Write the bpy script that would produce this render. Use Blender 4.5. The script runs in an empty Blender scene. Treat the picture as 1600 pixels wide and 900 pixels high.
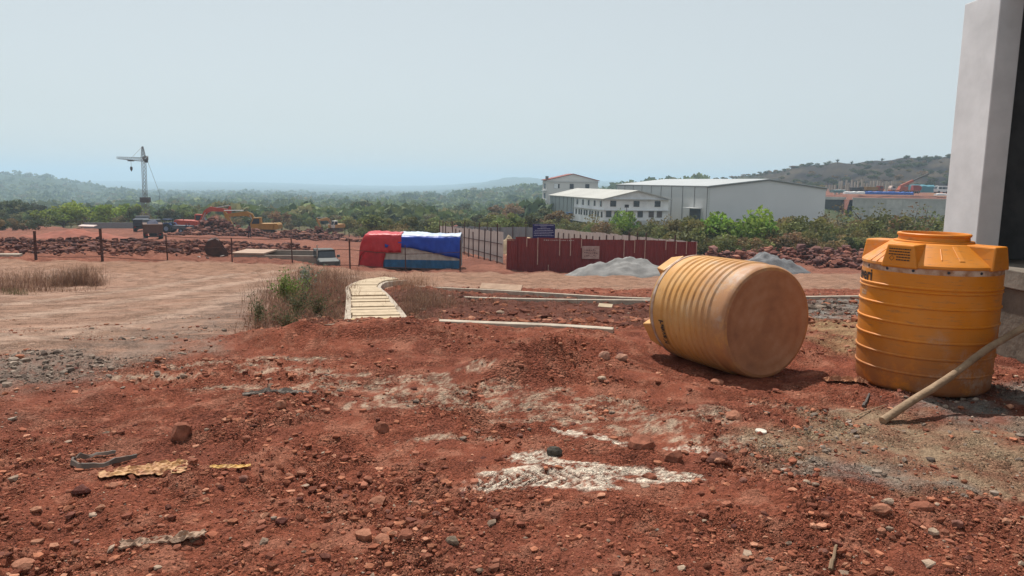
import bpy, bmesh, math, random
import numpy as np
from mathutils import Matrix, Vector

random.seed(7)
rng = np.random.default_rng(11)
sc = bpy.context.scene
COL = sc.collection

# ------------------------------------------------------------------ camera
F = 1165.0                     # focal length in pixels of the 1600 px wide photograph
PITCH = math.atan(165.0 / F)
ROLL = math.radians(0.9)
EYE = 1.6
cam_d = bpy.data.cameras.new('camera')
cam_d.sensor_width = 36.0
cam_d.lens = 36.0 * F / 1600.0
cam_d.clip_start = 0.05
cam_d.clip_end = 40000.0
cam = bpy.data.objects.new('camera', cam_d)
COL.objects.link(cam)
CM = (Matrix.Rotation(math.pi / 2 - PITCH, 4, 'X') @ Matrix.Rotation(ROLL, 4, 'Z'))
CM.translation = Vector((0, 0, EYE))
cam.matrix_world = CM
sc.camera = cam
CR = CM.to_3x3()

# ------------------------------------------------------------------ sky, sun, exposure
SUN_EL = math.radians(62)
SUN_AZ = math.radians(-22)      # measured from +Y (ahead), negative = to the left
world = bpy.data.worlds.new('World')
sc.world = world
world.use_nodes = True
wn = world.node_tree.nodes
wl = world.node_tree.links
bg = wn['Background']
sky = wn.new('ShaderNodeTexSky')
sky.sky_type = 'NISHITA'
sky.sun_disc = False
sky.sun_elevation = SUN_EL
sky.sun_rotation = SUN_AZ
sky.altitude = 100
sky.air_density = 1.0
sky.dust_density = 1.0
sky.ozone_density = 1.0
hs = wn.new('ShaderNodeHueSaturation')
hs.inputs['Saturation'].default_value = 0.40
wl.new(sky.outputs[0], hs.inputs['Color'])
tint = wn.new('ShaderNodeVectorMath')
tint.operation = 'MULTIPLY'
tint.inputs[1].default_value = (0.95, 1.01, 0.99)     # hazy, slightly green-grey summer sky
wl.new(hs.outputs[0], tint.inputs[0])
veil = wn.new('ShaderNodeMix')                           # even milky veil over the whole sky
veil.data_type = 'RGBA'
veil.inputs[0].default_value = 0.65
veil.inputs[7].default_value = (5.9, 6.35, 6.5, 1)
wl.new(tint.outputs[0], veil.inputs[6])
wl.new(veil.outputs[2], bg.inputs['Color'])
bg.inputs['Strength'].default_value = 0.092
sun_d = bpy.data.lights.new('sun', 'SUN')
sun_d.energy = 4.3
sun_d.angle = math.radians(0.8)
sun_d.color = (1.0, 0.95, 0.88)
sun = bpy.data.objects.new('sun', sun_d)
COL.objects.link(sun)
to_sun = Vector((math.sin(SUN_AZ) * math.cos(SUN_EL), math.cos(SUN_AZ) * math.cos(SUN_EL), math.sin(SUN_EL)))
sun.rotation_euler = to_sun.to_track_quat('Z', 'Y').to_euler()
sun.location = (0, 0, 60)
sc.view_settings.view_transform = 'Standard'
sc.view_settings.look = 'None'
sc.view_settings.exposure = 0.27
sc.view_settings.gamma = 1.0
sc.view_settings.use_curve_mapping = False
sc.render.engine = 'CYCLES'
sc.cycles.use_denoising = True
sc.cycles.max_bounces = 6
sc.cycles.diffuse_bounces = 3
sc.cycles.transparent_max_bounces = 8
sc.cycles.volume_bounces = 1

# ------------------------------------------------------------------ measuring helpers
def P(px, py, d):
    """world point seen at a photograph pixel, at distance d ahead (world y = d)"""
    r = CR @ Vector(((px - 800) / F, -(py - 450) / F, -1.0))
    r *= d / r.y
    return Vector((r.x, d, EYE + r.z))

def G(px, py, z=0.0):
    """world point seen at a pixel on the level z"""
    r = CR @ Vector(((px - 800) / F, -(py - 450) / F, -1.0))
    t = (z - EYE) / r.z
    return Vector((r.x * t, r.y * t, z))

# ------------------------------------------------------------------ noise
def _h(ix, iy, s):
    n = (ix.astype(np.int64) * 374761393 + iy.astype(np.int64) * 668265263 + s * 974711) & 0xFFFFFFFF
    n = ((n ^ (n >> 13)) * 1274126177) & 0xFFFFFFFF
    n = n ^ (n >> 16)
    return (n & 0xFFFF) / 65535.0

def pn(x, y, s=0):
    x = np.asarray(x, float); y = np.asarray(y, float)
    xi = np.floor(x); yi = np.floor(y)
    xf = x - xi; yf = y - yi
    u = xf * xf * xf * (xf * (xf * 6 - 15) + 10); v = yf * yf * yf * (yf * (yf * 6 - 15) + 10)
    def g(ox, oy):
        a = _h(xi + ox, yi + oy, s) * 2 * np.pi
        return np.cos(a) * (xf - ox) + np.sin(a) * (yf - oy)
    n0 = g(0, 0) * (1 - u) + g(1, 0) * u
    n1 = g(0, 1) * (1 - u) + g(1, 1) * u
    return (n0 * (1 - v) + n1 * v) * 1.5

def fbm(x, y, s=0, o=4, gain=0.5):
    t = 0; a = 1.0; k = 1.0
    for i in range(o):
        t = t + a * pn(x * k + i * 17.3, y * k - i * 9.1, s + i)
        a *= gain; k *= 2.03
    return t

def sstep(a, b, x):
    t = np.clip((x - a) / (b - a), 0, 1)
    return t * t * (3 - 2 * t)

# ------------------------------------------------------------------ terrain height
CTRL = [
 (0,520,9),(0,462,17),(0,425,28),(0,405,38),(200,520,9.2),(200,470,15.5),(200,440,24),(200,417,36),
 (400,520,9),(400,470,15),(400,440,24),(400,420,36),(540,502,11),(600,502,11),(600,470,17),(600,441,27),(620,424,45),
 (700,500,12),(700,480,17),(700,449,29),(718,424,45),(840,510,10),(840,495,13.5),(840,482,18),(840,466,22),(840,450,31),(840,428,46),
 (1010,510,10),(1010,482,18),(1010,474,20),(1010,451,31),(1010,431,46),
 (1300,500,9.3),(1300,478,12.5),(1300,470,20.5),(1300,452,32),(1300,429,46),(1300,418,58),
 (1600,500,9.6),(1600,474,20.5),(1600,452,32),(1600,432,46),(1600,418,60),
 (0,396,46),(0,380,62),(0,370,95),(0,355,140),(200,397,46),(200,382,62),(200,372,95),(200,358,150),
 (450,402,50),(450,394,62),(450,376,100),(450,363,155),(600,402,75),(600,376,130),(600,364,190),
 (690,382,94),(760,406,64),(840,389,85),(840,374,130),(840,352,220),
 (1000,418,65),(1000,398,90),(1000,350,200),(1100,346,190),(1200,412,65),(1200,390,95),(1200,349,195),(1280,345,215),
 (1350,412,65),(1350,390,95),(1350,343,245),(1480,390,95),(1480,341,245),(1600,390,95),(1600,341,245),
 (1350,306,278),(1480,306,278),(1600,306,278),(1350,299,330),(1480,296,330),(1600,296,330),
 (1600,242,520),(1480,247,520),(1290,257,560),(1240,264,580),(1190,270,600),(1110,283,650),(1110,302,400),(1200,297,420),(1000,298,650),
 (1300,300,1000),(1500,300,1000),(1050,300,1000),
 (0,350,220),(200,350,220),(400,352,220),(600,356,240),(750,354,260),
 (0,337,450),(200,338,450),(400,335,500),(600,340,450),(800,338,450),(800,313,800),(700,318,800),
 (0,322,900),(200,322,900),(400,314,1000),(600,318,1000),(840,296,1000),(760,303,1000),(900,300,1000),
 (0,273,1700),(80,279,1700),(150,293,1700),(220,302,1700),(0,288,2600),(120,296,2600),
 (400,303,2000),(600,306,2000),(800,303,1700),(950,300,1700),
 (200,295,4000),(400,294,4000),(600,297,4000),(740,291,4000),(800,277,4000),(850,282,4000),(950,291,4000),(1200,296,4000),(1500,300,4000),
 (0,284,7500),(150,283,7500),(400,285,7500),(680,291,7500),(1000,284,7500),(1300,291,7500),(1600,298,7500),
 (0,288,9500),(400,290,9500),(800,295,9500),(1200,300,9500),(1600,306,9500),
]
cu, cl, cv = [], [], []
for a, b, d in CTRL:
    p = P(a, b, d)
    cu.append(p.x / d); cl.append(math.log(d)); cv.append(p.z / d)
for d in (1.2, 2.2, 3.2, 4.4, 5.6, 6.8):
    for u in (-1.1, -.7, -.35, 0, .35, .7, 1.1):
        cu.append(u); cl.append(math.log(d)); cv.append(0.0)
for px, d in ((760, 8.0), (860, 8.0), (960, 8.0), (1100, 8.0), (1300, 8.2), (1500, 8.4), (600, 8.0)):
    cu.append((px - 800) / F); cl.append(math.log(d)); cv.append(0.0)
cu = np.array(cu) * 3.0; cl = np.array(cl); cv = np.array(cv)
def _k(r2):
    return 0.5 * r2 * np.log(r2 + 1e-12)
_n = len(cu)
_A = np.zeros((_n + 3, _n + 3))
_A[:_n, :_n] = _k((cu[:, None] - cu[None]) ** 2 + (cl[:, None] - cl[None]) ** 2) + np.eye(_n) * 1e-4
_A[:_n, _n] = 1; _A[:_n, _n + 1] = cu; _A[:_n, _n + 2] = cl
_A[_n, :_n] = 1; _A[_n + 1, :_n] = cu; _A[_n + 2, :_n] = cl
_W = np.linalg.solve(_A, np.concatenate([cv, np.zeros(3)]))

def H0(x, y):
    x = np.atleast_1d(np.asarray(x, float)); y = np.atleast_1d(np.asarray(y, float))
    out = np.zeros_like(x)
    for i in range(0, len(x), 40000):
        xx, yy = x[i:i + 40000], np.maximum(y[i:i + 40000], 1.0)
        u = np.clip(xx / yy, -1.15, 1.15) * 3.0; l = np.log(yy)
        r2 = (u[:, None] - cu[None]) ** 2 + (l[:, None] - cl[None]) ** 2
        out[i:i + 40000] = (_k(r2) @ _W[:_n] + _W[_n] + _W[_n + 1] * u + _W[_n + 2] * l) * yy
    return out * sstep(6.3, 8.6, y)

# low mounds of loose earth: (pixel centre, width m, depth m, height m, turn)
MOUNDS = []
for px, py, w, dp, h, t in (
    (800, 585, .42, .26, .19, .25), (850, 572, .36, .26, .16, 0), (915, 562, .50, .30, .15, -.1), (560, 524, .95, .40, .09, 0.0), (640, 522, .75, .35, .07, .1),
    (470, 528, .50, .28, .10, 0), (980, 598, .35, .25, .06, 0), (1085, 660, .45, .20, .05, .1), (1150, 640, .4, .2, .05, 0),
    (400, 640, .5, .25, .06, .3), (320, 690, .5, .22, .05, .2), (1000, 545, .5, .3, .10, 0), (1090, 810, .35, .2, .05, 0),
    (640, 850, .35, .2, .05, 0), (1230, 780, .6, .3, .05, 0), (90, 800, .6, .3, .04, 0), (880, 790, .5, .2, .03, 0), (1350, 830, .5, .3, .05, 0)):
    c = G(px, py); MOUNDS.append((c.x, c.y, w, dp, h, t))

DRAIN = [P(*a) for a in ((593, 508, 11.4), (591, 503, 12.0), (583, 478, 15.2), (578, 466, 17.5), (574, 457, 20.0), (568, 446, 24.2), (582, 438, 27.5), (606, 435, 28.8), (626, 433.5, 29.2))]
def drain_cut(x, y, z):
    """the earth lies lower along the slab covered drain"""
    best = np.full(len(x), 1e9); zl = np.zeros(len(x))
    for a, b in zip(DRAIN[1:-1], DRAIN[2:]):
        L = (b.x - a.x) ** 2 + (b.y - a.y) ** 2
        t = np.clip(((x - a.x) * (b.x - a.x) + (y - a.y) * (b.y - a.y)) / L, 0, 1)
        d = np.hypot(x - a.x - t * (b.x - a.x), y - a.y - t * (b.y - a.y))
        w = d < best; best = np.where(w, d, best); zl = np.where(w, a.z + t * (b.z - a.z), zl)
    k = np.exp(-(np.maximum(best - .5, 0) / .55) ** 2) * sstep(11.6, 13.0, y)
    return z * (1 - k) + np.minimum(z, zl - .24) * k

FLATS = [(1.95, 6.75, .75, -.06), (3.38, 6.10, .70, 0.0)]   # trodden level places under the two tanks
def H1(x, y):
    x = np.atleast_1d(np.asarray(x, float)); y = np.atleast_1d(np.asarray(y, float))
    z = H0(x, y)
    near = 1 - sstep(11, 16, y)
    for cx, cy, w, dp, h, t in MOUNDS:
        dx, dy = x - cx, y - cy
        a = dx * math.cos(t) + dy * math.sin(t); b = -dx * math.sin(t) + dy * math.cos(t)
        z = z + h * np.exp(-((a / w) ** 2 + (b / dp) ** 2)) * (1 + .35 * pn(x * 4, y * 4, 5))
    z = z + near * (0.035 * fbm(x * .7, y * .7, 3, 3))
    for cx, cy, rr, zz in FLATS:
        k = sstep(rr * 1.5, rr * .7, np.hypot(x - cx, y - cy)); z = z * (1 - k) + zz * k
    far = sstep(14, 30, y)
    rough = np.clip(y * .004 - .05, .012, 6.0)
    z = z + far * rough * fbm(x / (rough * 14), y / (rough * 14), 21, 3)
    return drain_cut(x, y, z)

def Hz(x, y):
    return float(H1([x], [y])[0])

# ------------------------------------------------------------------ materials
MATS = {}
def mat(name, c, rough=.8, c2=None, scale=6.0, bump=0.0, bscale=None, spec=.3, metal=0.0, detail=6, mix=(.35, .65), trans=0.0):
    if name in MATS: return MATS[name]
    m = bpy.data.materials.new(name); m.use_nodes = True
    nt = m.node_tree; n = nt.nodes; l = nt.links
    b = n['Principled BSDF']
    b.inputs['Roughness'].default_value = rough
    b.inputs['Metallic'].default_value = metal
    b.inputs['Specular IOR Level'].default_value = spec
    tc = n.new('ShaderNodeTexCoord')
    nz = n.new('ShaderNodeTexNoise'); nz.inputs['Scale'].default_value = scale; nz.inputs['Detail'].default_value = detail
    nz.inputs['Roughness'].default_value = .62
    l.new(tc.outputs['Object'], nz.inputs['Vector'])
    r = n.new('ShaderNodeValToRGB')
    if c2 is None: c2 = tuple(v * .72 for v in c)
    r.color_ramp.elements[0].position = mix[0]; r.color_ramp.elements[0].color = (*c2, 1)
    r.color_ramp.elements[1].position = mix[1]; r.color_ramp.elements[1].color = (*c, 1)
    l.new(nz.outputs['Fac'], r.inputs['Fac']); l.new(r.outputs[0], b.inputs['Base Color'])
    if bump:
        bz = n.new('ShaderNodeTexNoise'); bz.inputs['Scale'].default_value = bscale or scale * 3; bz.inputs['Detail'].default_value = 5
        l.new(tc.outputs['Object'], bz.inputs['Vector'])
        bp = n.new('ShaderNodeBump'); bp.inputs['Strength'].default_value = bump; bp.inputs['Distance'].default_value = .02
        l.new(bz.outputs['Fac'], bp.inputs['Height']); l.new(bp.outputs[0], b.inputs['Normal'])
    MATS[name] = m
    return m

def attr_mat(name, rough=.95, scale=40.0, lo=.7, hi=1.25, bump=.5, bscale=90.0, bdist=.01, spec=.15, extra=None):
    """colour comes from the mesh attribute Col, broken up by noise"""
    if name in MATS: return MATS[name]
    m = bpy.data.materials.new(name); m.use_nodes = True
    nt = m.node_tree; n = nt.nodes; l = nt.links
    b = n['Principled BSDF']; b.inputs['Roughness'].default_value = rough
    b.inputs['Specular IOR Level'].default_value = spec
    at = n.new('ShaderNodeAttribute'); at.attribute_name = 'Col'
    tc = n.new('ShaderNodeTexCoord')
    nz = n.new('ShaderNodeTexNoise'); nz.inputs['Scale'].default_value = scale; nz.inputs['Detail'].default_value = 8
    nz.inputs['Roughness'].default_value = .7
    l.new(tc.outputs['Object'], nz.inputs['Vector'])
    mr = n.new('ShaderNodeMapRange'); mr.inputs[1].default_value = .3; mr.inputs[2].default_value = .7
    mr.inputs[3].default_value = lo; mr.inputs[4].default_value = hi
    l.new(nz.outputs['Fac'], mr.inputs[0])
    mu = n.new('ShaderNodeVectorMath'); mu.operation = 'SCALE'
    l.new(at.outputs['Color'], mu.inputs[0]); l.new(mr.outputs[0], mu.inputs['Scale'])
    l.new(mu.outputs[0], b.inputs['Base Color'])
    if bump:
        bz = n.new('ShaderNodeTexNoise'); bz.inputs['Scale'].default_value = bscale; bz.inputs['Detail'].default_value = 6
        bz.inputs['Roughness'].default_value = .7
        l.new(tc.outputs['Object'], bz.inputs['Vector'])
        bp = n.new('ShaderNodeBump'); bp.inputs['Strength'].default_value = bump; bp.inputs['Distance'].default_value = bdist
        l.new(bz.outputs['Fac'], bp.inputs['Height']); l.new(bp.outputs[0], b.inputs['Normal'])
        last = bp
        # grit: packed crumbs of two sizes, each with its own tone, thinning out where the earth is trodden smooth
        ws = n.new('ShaderNodeTexNoise'); ws.inputs['Scale'].default_value = 18; ws.inputs['Detail'].default_value = 2
        l.new(tc.outputs['Object'], ws.inputs['Vector'])
        wa = n.new('ShaderNodeVectorMath'); wa.operation = 'MULTIPLY_ADD'; wa.inputs[1].default_value = (.03, .03, .03)
        l.new(ws.outputs['Color'], wa.inputs[0]); l.new(tc.outputs['Object'], wa.inputs[2])
        for gs, gd, gc in (extra or ()):
            vo = n.new('ShaderNodeTexVoronoi'); vo.inputs['Scale'].default_value = gs; vo.inputs['Randomness'].default_value = 1
            l.new(wa.outputs[0], vo.inputs['Vector'])
            ar = n.new('ShaderNodeTexNoise'); ar.inputs['Scale'].default_value = gs * .035; ar.inputs['Detail'].default_value = 5
            l.new(tc.outputs['Object'], ar.inputs['Vector'])
            am = n.new('ShaderNodeMapRange'); am.inputs[1].default_value = .36; am.inputs[2].default_value = .60
            l.new(ar.outputs['Fac'], am.inputs[0])
            sep = n.new('ShaderNodeSeparateColor'); l.new(vo.outputs['Color'], sep.inputs[0])
            tn = n.new('ShaderNodeMapRange'); tn.inputs[3].default_value = 1 - gc; tn.inputs[4].default_value = 1 + gc
            l.new(sep.outputs[0], tn.inputs[0])
            mixv = n.new('ShaderNodeMix'); mixv.data_type = 'FLOAT'; mixv.inputs[2].default_value = 1.0
            l.new(am.outputs[0], mixv.inputs[0]); l.new(tn.outputs[0], mixv.inputs[3])
            m2 = n.new('ShaderNodeVectorMath'); m2.operation = 'SCALE'
            src = b.inputs['Base Color'].links[0].from_socket
            l.new(src, m2.inputs[0]); l.new(mixv.outputs[0], m2.inputs['Scale']); l.new(m2.outputs[0], b.inputs['Base Color'])
            b2 = n.new('ShaderNodeBump'); b2.invert = True; b2.inputs['Distance'].default_value = gd
            l.new(am.outputs[0], b2.inputs['Strength']); l.new(vo.outputs['Distance'], b2.inputs['Height'])
            l.new(last.outputs[0], b2.inputs['Normal']); l.new(b2.outputs[0], b.inputs['Normal']); last = b2
    MATS[name] = m
    return m

def leaf_mat(name, c, hue=.03, val=.35, transl=.35):
    if name in MATS: return MATS[name]
    m = bpy.data.materials.new(name); m.use_nodes = True
    nt = m.node_tree; n = nt.nodes; l = nt.links
    b = n['Principled BSDF']; b.inputs['Roughness'].default_value = .7; b.inputs['Specular IOR Level'].default_value = .2
    at = n.new('ShaderNodeAttribute'); at.attribute_name = 'Col'
    oi = n.new('ShaderNodeObjectInfo')
    hv = n.new('ShaderNodeHueSaturation')
    m1 = n.new('ShaderNodeMapRange'); m1.inputs[3].default_value = .5 - hue; m1.inputs[4].default_value = .5 + hue
    m2 = n.new('ShaderNodeMapRange'); m2.inputs[3].default_value = 1 - val; m2.inputs[4].default_value = 1 + val
    mul = n.new('ShaderNodeMath'); mul.operation = 'MULTIPLY'; mul.inputs[1].default_value = 7.31
    fr = n.new('ShaderNodeMath'); fr.operation = 'FRACT'
    l.new(oi.outputs['Random'], m1.inputs[0]); l.new(oi.outputs['Random'], mul.inputs[0]); l.new(mul.outputs[0], fr.inputs[0]); l.new(fr.outputs[0], m2.inputs[0])
    mu = n.new('ShaderNodeVectorMath'); mu.operation = 'MULTIPLY'; mu.inputs[1].default_value = c
    l.new(at.outputs['Color'], mu.inputs[0]); l.new(mu.outputs[0], hv.inputs['Color'])
    l.new(m1.outputs[0], hv.inputs['Hue']); l.new(m2.outputs[0], hv.inputs['Value'])
    l.new(hv.outputs[0], b.inputs['Base Color'])
    tr = n.new('ShaderNodeBsdfTranslucent'); l.new(hv.outputs[0], tr.inputs['Color'])
    mx = n.new('ShaderNodeMixShader'); mx.inputs[0].default_value = transl
    l.new(b.outputs[0], mx.inputs[1]); l.new(tr.outputs[0], mx.inputs[2])
    l.new(mx.outputs[0], n['Material Output'].inputs['Surface'])
    MATS[name] = m
    return m

# ------------------------------------------------------------------ object helpers
def tag(o, label=None, cat=None, group=None, kind=None):
    if label: o['label'] = label
    if cat: o['category'] = cat
    if group: o['group'] = group
    if kind or cat: o['kind'] = kind or 'thing'
    return o

def empty(name, loc=(0, 0, 0), rz=0.0, label=None, cat=None, group=None):
    o = bpy.data.objects.new(name, None)
    o.empty_display_size = .2
    o.location = loc; o.rotation_euler = (0, 0, rz)
    COL.objects.link(o)
    return tag(o, label, cat, group)

def link_mesh(name, me, m=None, parent=None, loc=None, rot=None):
    o = bpy.data.objects.new(name, me)
    if m is not None and not me.materials: me.materials.append(m)
    COL.objects.link(o)
    if parent: o.parent = parent
    if loc is not None: o.location = loc
    if rot is not None: o.rotation_euler = rot
    return o

def copy_tree(o, parent=None):
    c = o.copy(); COL.objects.link(c); c.parent = parent
    for ch in o.children: copy_tree(ch, c)
    return c

def np_mesh(name, V, Fc, col=None, smooth=False):
    """numpy mesh; Fc (n,3) or (n,4); col per vertex (n,3)"""
    me = bpy.data.meshes.new(name)
    V = np.asarray(V, np.float32); Fc = np.asarray(Fc, np.int32)
    k = Fc.shape[1]; nf = len(Fc)
    me.vertices.add(len(V)); me.vertices.foreach_set('co', V.ravel())
    me.loops.add(nf * k); me.loops.foreach_set('vertex_index', Fc.ravel())
    me.polygons.add(nf)
    me.polygons.foreach_set('loop_start', np.arange(0, nf * k, k, dtype=np.int32))
    me.polygons.foreach_set('loop_total', np.full(nf, k, np.int32))
    me.polygons.foreach_set('use_smooth', np.full(nf, smooth, bool))
    me.update(calc_edges=True)
    if col is not None:
        a = me.color_attributes.new('Col', 'FLOAT_COLOR', 'POINT')
        c4 = np.ones((len(V), 4), np.float32); c4[:, :3] = col
        a.data.foreach_set('color', c4.ravel())
    return me

class MB:
    def __init__(s): s.v = []; s.f = []
    def add(s, vs, fs):
        k = len(s.v); s.v += [tuple(v) for v in vs]; s.f += [tuple(i + k for i in f) for f in fs]; return s
    def hexa(s, p):   # 4 bottom, 4 top (ccw)
        return s.add(p, [(3, 2, 1, 0), (4, 5, 6, 7), (0, 1, 5, 4), (1, 2, 6, 5), (2, 3, 7, 6), (3, 0, 4, 7)])
    def box(s, x0, x1, y0, y1, z0, z1):
        return s.hexa([(x0, y0, z0), (x1, y0, z0), (x1, y1, z0), (x0, y1, z0), (x0, y0, z1), (x1, y0, z1), (x1, y1, z1), (x0, y1, z1)])
    def bar(s, a, b, w, h=None):
        """rectangular bar from a to b"""
        h = h or w
        a = Vector(a); b = Vector(b); d = (b - a).normalized()
        up = Vector((0, 0, 1)) if abs(d.z) < .95 else Vector((0, 1, 0))
        sx = d.cross(up).normalized() * (w / 2); sz = sx.cross(d).normalized() * (h / 2)
        return s.add([a - sx - sz, a + sx - sz, a + sx + sz, a - sx + sz, b - sx - sz, b + sx - sz, b + sx + sz, b - sx + sz],
                     [(0, 1, 2, 3), (7, 6, 5, 4), (0, 4, 5, 1), (1, 5, 6, 2), (2, 6, 7, 3), (3, 7, 4, 0)])
    def tube(s, pts, rad, n=8):
        pts = [Vector(p) for p in pts]
        if not isinstance(rad, (list, tuple)): rad = [rad] * len(pts)
        k = len(s.v)
        for i, p in enumerate(pts):
            d = (pts[min(i + 1, len(pts) - 1)] - pts[max(i - 1, 0)]).normalized()
            up = Vector((0, 0, 1)) if abs(d.z) < .9 else Vector((1, 0, 0))
            a = d.cross(up).normalized(); b = a.cross(d).normalized()
            for j in range(n):
                t = 2 * math.pi * j / n
                s.v.append(tuple(p + (a * math.cos(t) + b * math.sin(t)) * rad[i]))
        for i in range(len(pts) - 1):
            for j in range(n):
                s.f.append((k + i * n + j, k + i * n + (j + 1) % n, k + (i + 1) * n + (j + 1) % n, k + (i + 1) * n + j))
        s.f.append(tuple(k + j for j in reversed(range(n)))); s.f.append(tuple(k + (len(pts) - 1) * n + j for j in range(n)))
        return s
    def prism(s, prof, a, b, axis='y'):
        """profile of 2D points extruded along an axis from a to b"""
        n = len(prof)
        def q(p, t):
            return (p[0], t, p[1]) if axis == 'y' else ((t, p[0], p[1]) if axis == 'x' else (p[0], p[1], t))
        k = len(s.v)
        s.v += [q(p, a) for p in prof] + [q(p, b) for p in prof]
        for i in range(n): s.f.append((k + i, k + (i + 1) % n, k + n + (i + 1) % n, k + n + i))
        s.f.append(tuple(k + i for i in reversed(range(n)))); s.f.append(tuple(k + n + i for i in range(n)))
        return s
    def lathe(s, prof, n=48, cap0=True, cap1=True):
        k = len(s.v)
        for r, z in prof:
            for j in range(n):
                t = 2 * math.pi * j / n
                s.v.append((r * math.cos(t), r * math.sin(t), z))
        for i in range(len(prof) - 1):
            for j in range(n):
                s.f.append((k + i * n + j, k + i * n + (j + 1) % n, k + (i + 1) * n + (j + 1) % n, k + (i + 1) * n + j))
        if cap0: s.f.append(tuple(k + j for j in reversed(range(n))))
        if cap1: s.f.append(tuple(k + (len(prof) - 1) * n + j for j in range(n)))
        return s
    def mesh(s, name, smooth=False, angle=40):
        me = bpy.data.meshes.new(name); me.from_pydata(s.v, [], s.f)
        bm = bmesh.new(); bm.from_mesh(me); bmesh.ops.recalc_face_normals(bm, faces=bm.faces); bm.to_mesh(me); bm.free()
        if smooth:
            me.polygons.foreach_set('use_smooth', [True] * len(me.polygons))
            me.set_sharp_from_angle(angle=math.radians(angle))
        return me
    def build(s, name, m, parent=None, loc=None, rot=None, smooth=False, bevel=0.0, angle=40):
        o = link_mesh(name, s.mesh(name, smooth, angle), m, parent, loc, rot)
        if bevel:
            md = o.modifiers.new('bevel', 'BEVEL'); md.width = bevel; md.segments = 2; md.limit_method = 'ANGLE'
        return o

# ================================================================== GROUND
def GT(px, py, dmax=400.0):
    """first hit of a pixel's ray with the smooth terrain"""
    r = CR @ Vector(((px - 800) / F, -(py - 450) / F, -1.0)); r /= r.y
    d = np.exp(np.linspace(math.log(1.8), math.log(dmax), 900))
    zz = EYE + r.z * d; hh = H0(r.x * d, d)
    w = np.nonzero(zz <= hh)[0]
    i = w[0] if len(w) else len(d) - 1
    return (r.x * d[i], d[i])

_PC = {}
def poly_mask(x, y, pix, soft, jit=0.0, js=1.0, seed=0):
    """soft world-space mask of a ground area given by its outline"""
    key = tuple(map(tuple, pix))
    if key not in _PC: _PC[key] = np.array([GT(*p) for p in pix])
    pts = _PC[key]
    xx = x + jit * fbm(x / js, y / js, seed, 3); yy = y + jit * 1.4 * fbm(x / js + 40, y / js, seed + 3, 3)
    inside = np.zeros(len(x), bool); dist = np.full(len(x), 1e9)
    n = len(pts)
    for i in range(n):
        (x0, y0), (x1, y1) = pts[i], pts[(i + 1) % n]
        c = ((y0 > yy) != (y1 > yy))
        with np.errstate(divide='ignore', invalid='ignore'):
            xc = (x1 - x0) * (yy - y0) / (y1 - y0 + 1e-12) + x0
        inside ^= c & (xx < xc)
        L = (x1 - x0) ** 2 + (y1 - y0) ** 2 + 1e-12
        t = np.clip(((xx - x0) * (x1 - x0) + (yy - y0) * (y1 - y0)) / L, 0, 1)
        dist = np.minimum(dist, np.hypot(xx - x0 - t * (x1 - x0), yy - y0 - t * (y1 - y0)))
    sd = np.where(inside, dist, -dist)
    return sstep(-soft, soft, sd)

def ell_mask(x, y, ells, nscale, namp, seed):
    """blotches: (pixel centre, half width m, half depth m)"""
    m = np.zeros(len(x))
    for px, py, a, b, t in ells:
        c = G(px, py)
        dx, dy = x - c.x, y - c.y
        p = dx * math.cos(t) + dy * math.sin(t); q = -dx * math.sin(t) + dy * math.cos(t)
        m = np.maximum(m, 1.25 - np.hypot(p / a, q / b))
    return sstep(.15, .5, m + namp * fbm(x * nscale, y * nscale, seed, 4, .6) * np.clip(m * 2.5, 0, 1))

LIME = [(852, 752, .42, .15, .12), (830, 716, .16, .12, -.5), (985, 735, .36, .11, .0), (1060, 742, .14, .05, .0),
        (905, 674, .17, .05, -.35), (1075, 700, .17, .05, -.25), (790, 764, .16, .06, .15), (925, 735, .22, .10, 0), (960, 688, .28, .06, -.3), (880, 728, .2, .07, -.2), (800, 740, .2, .06, .2), (880, 765, .3, .07, .05), (1020, 750, .25, .06, 0)]
PALE = [(690, 590, .45, .16, .1), (800, 628, .55, .16, .0), (440, 578, .40, .13, .1), (960, 625, .32, .10, 0),
        (600, 605, .35, .10, .1), (690, 640, .4, .06, 0), (520, 585, .3, .10, 0), (960, 640, .3, .08, -.2), (580, 640, .2, .08, .2),
        (250, 590, .4, .10, .1), (480, 618, .25, .06, .1), (740, 612, .7, .2, .05), (560, 600, .7, .2, .1), (900, 640, .7, .22, 0), (1050, 650, .5, .16, -.1), (700, 680, .35, .08, .1), (640, 625, .5, .14, .05), (1130, 690, .4, .12, 0), (380, 605, .4, .12, .1), (460, 560, .5, .1, .05), (1000, 670, .4, .1, 0), (330, 570, .5, .12, .1), (850, 655, .4, .1, 0), (1250, 640, .4, .1, 0)]
ROAD = [(-60, 585), (150, 560), (300, 540), (395, 503), (430, 465), (505, 436), (640, 446), (760, 449), (1000, 452), (1340, 452), (1650, 455),
        (1650, 431), (1340, 429), (1000, 432), (880, 428), (718, 425), (500, 416), (262, 409), (0, 405), (-60, 405)]
DUSK = [(-40, 590), (60, 556), (180, 522), (300, 488), (380, 460), (425, 452), (432, 480), (400, 512), (330, 545), (230, 570), (100, 600), (-40, 640)]
CHIP = [(-40, 566), (60, 556), (150, 552), (165, 570), (120, 588), (40, 600), (-40, 606)]
TAN = [(1180, 690), (1260, 655), (1340, 640), (1420, 650), (1650, 668), (1650, 790), (1500, 765), (1350, 745), (1230, 735)]
GRY = [(1395, 625), (1460, 612), (1650, 585), (1650, 665), (1520, 660), (1440, 655)]
BACKGREY = [(1262, 472), (1350, 472), (1480, 480), (1480, 503), (1345, 500), (1265, 498)]
BACKTAN = [(1262, 499), (1345, 501), (1400, 505), (1380, 560), (1330, 552), (1275, 532)]
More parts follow.
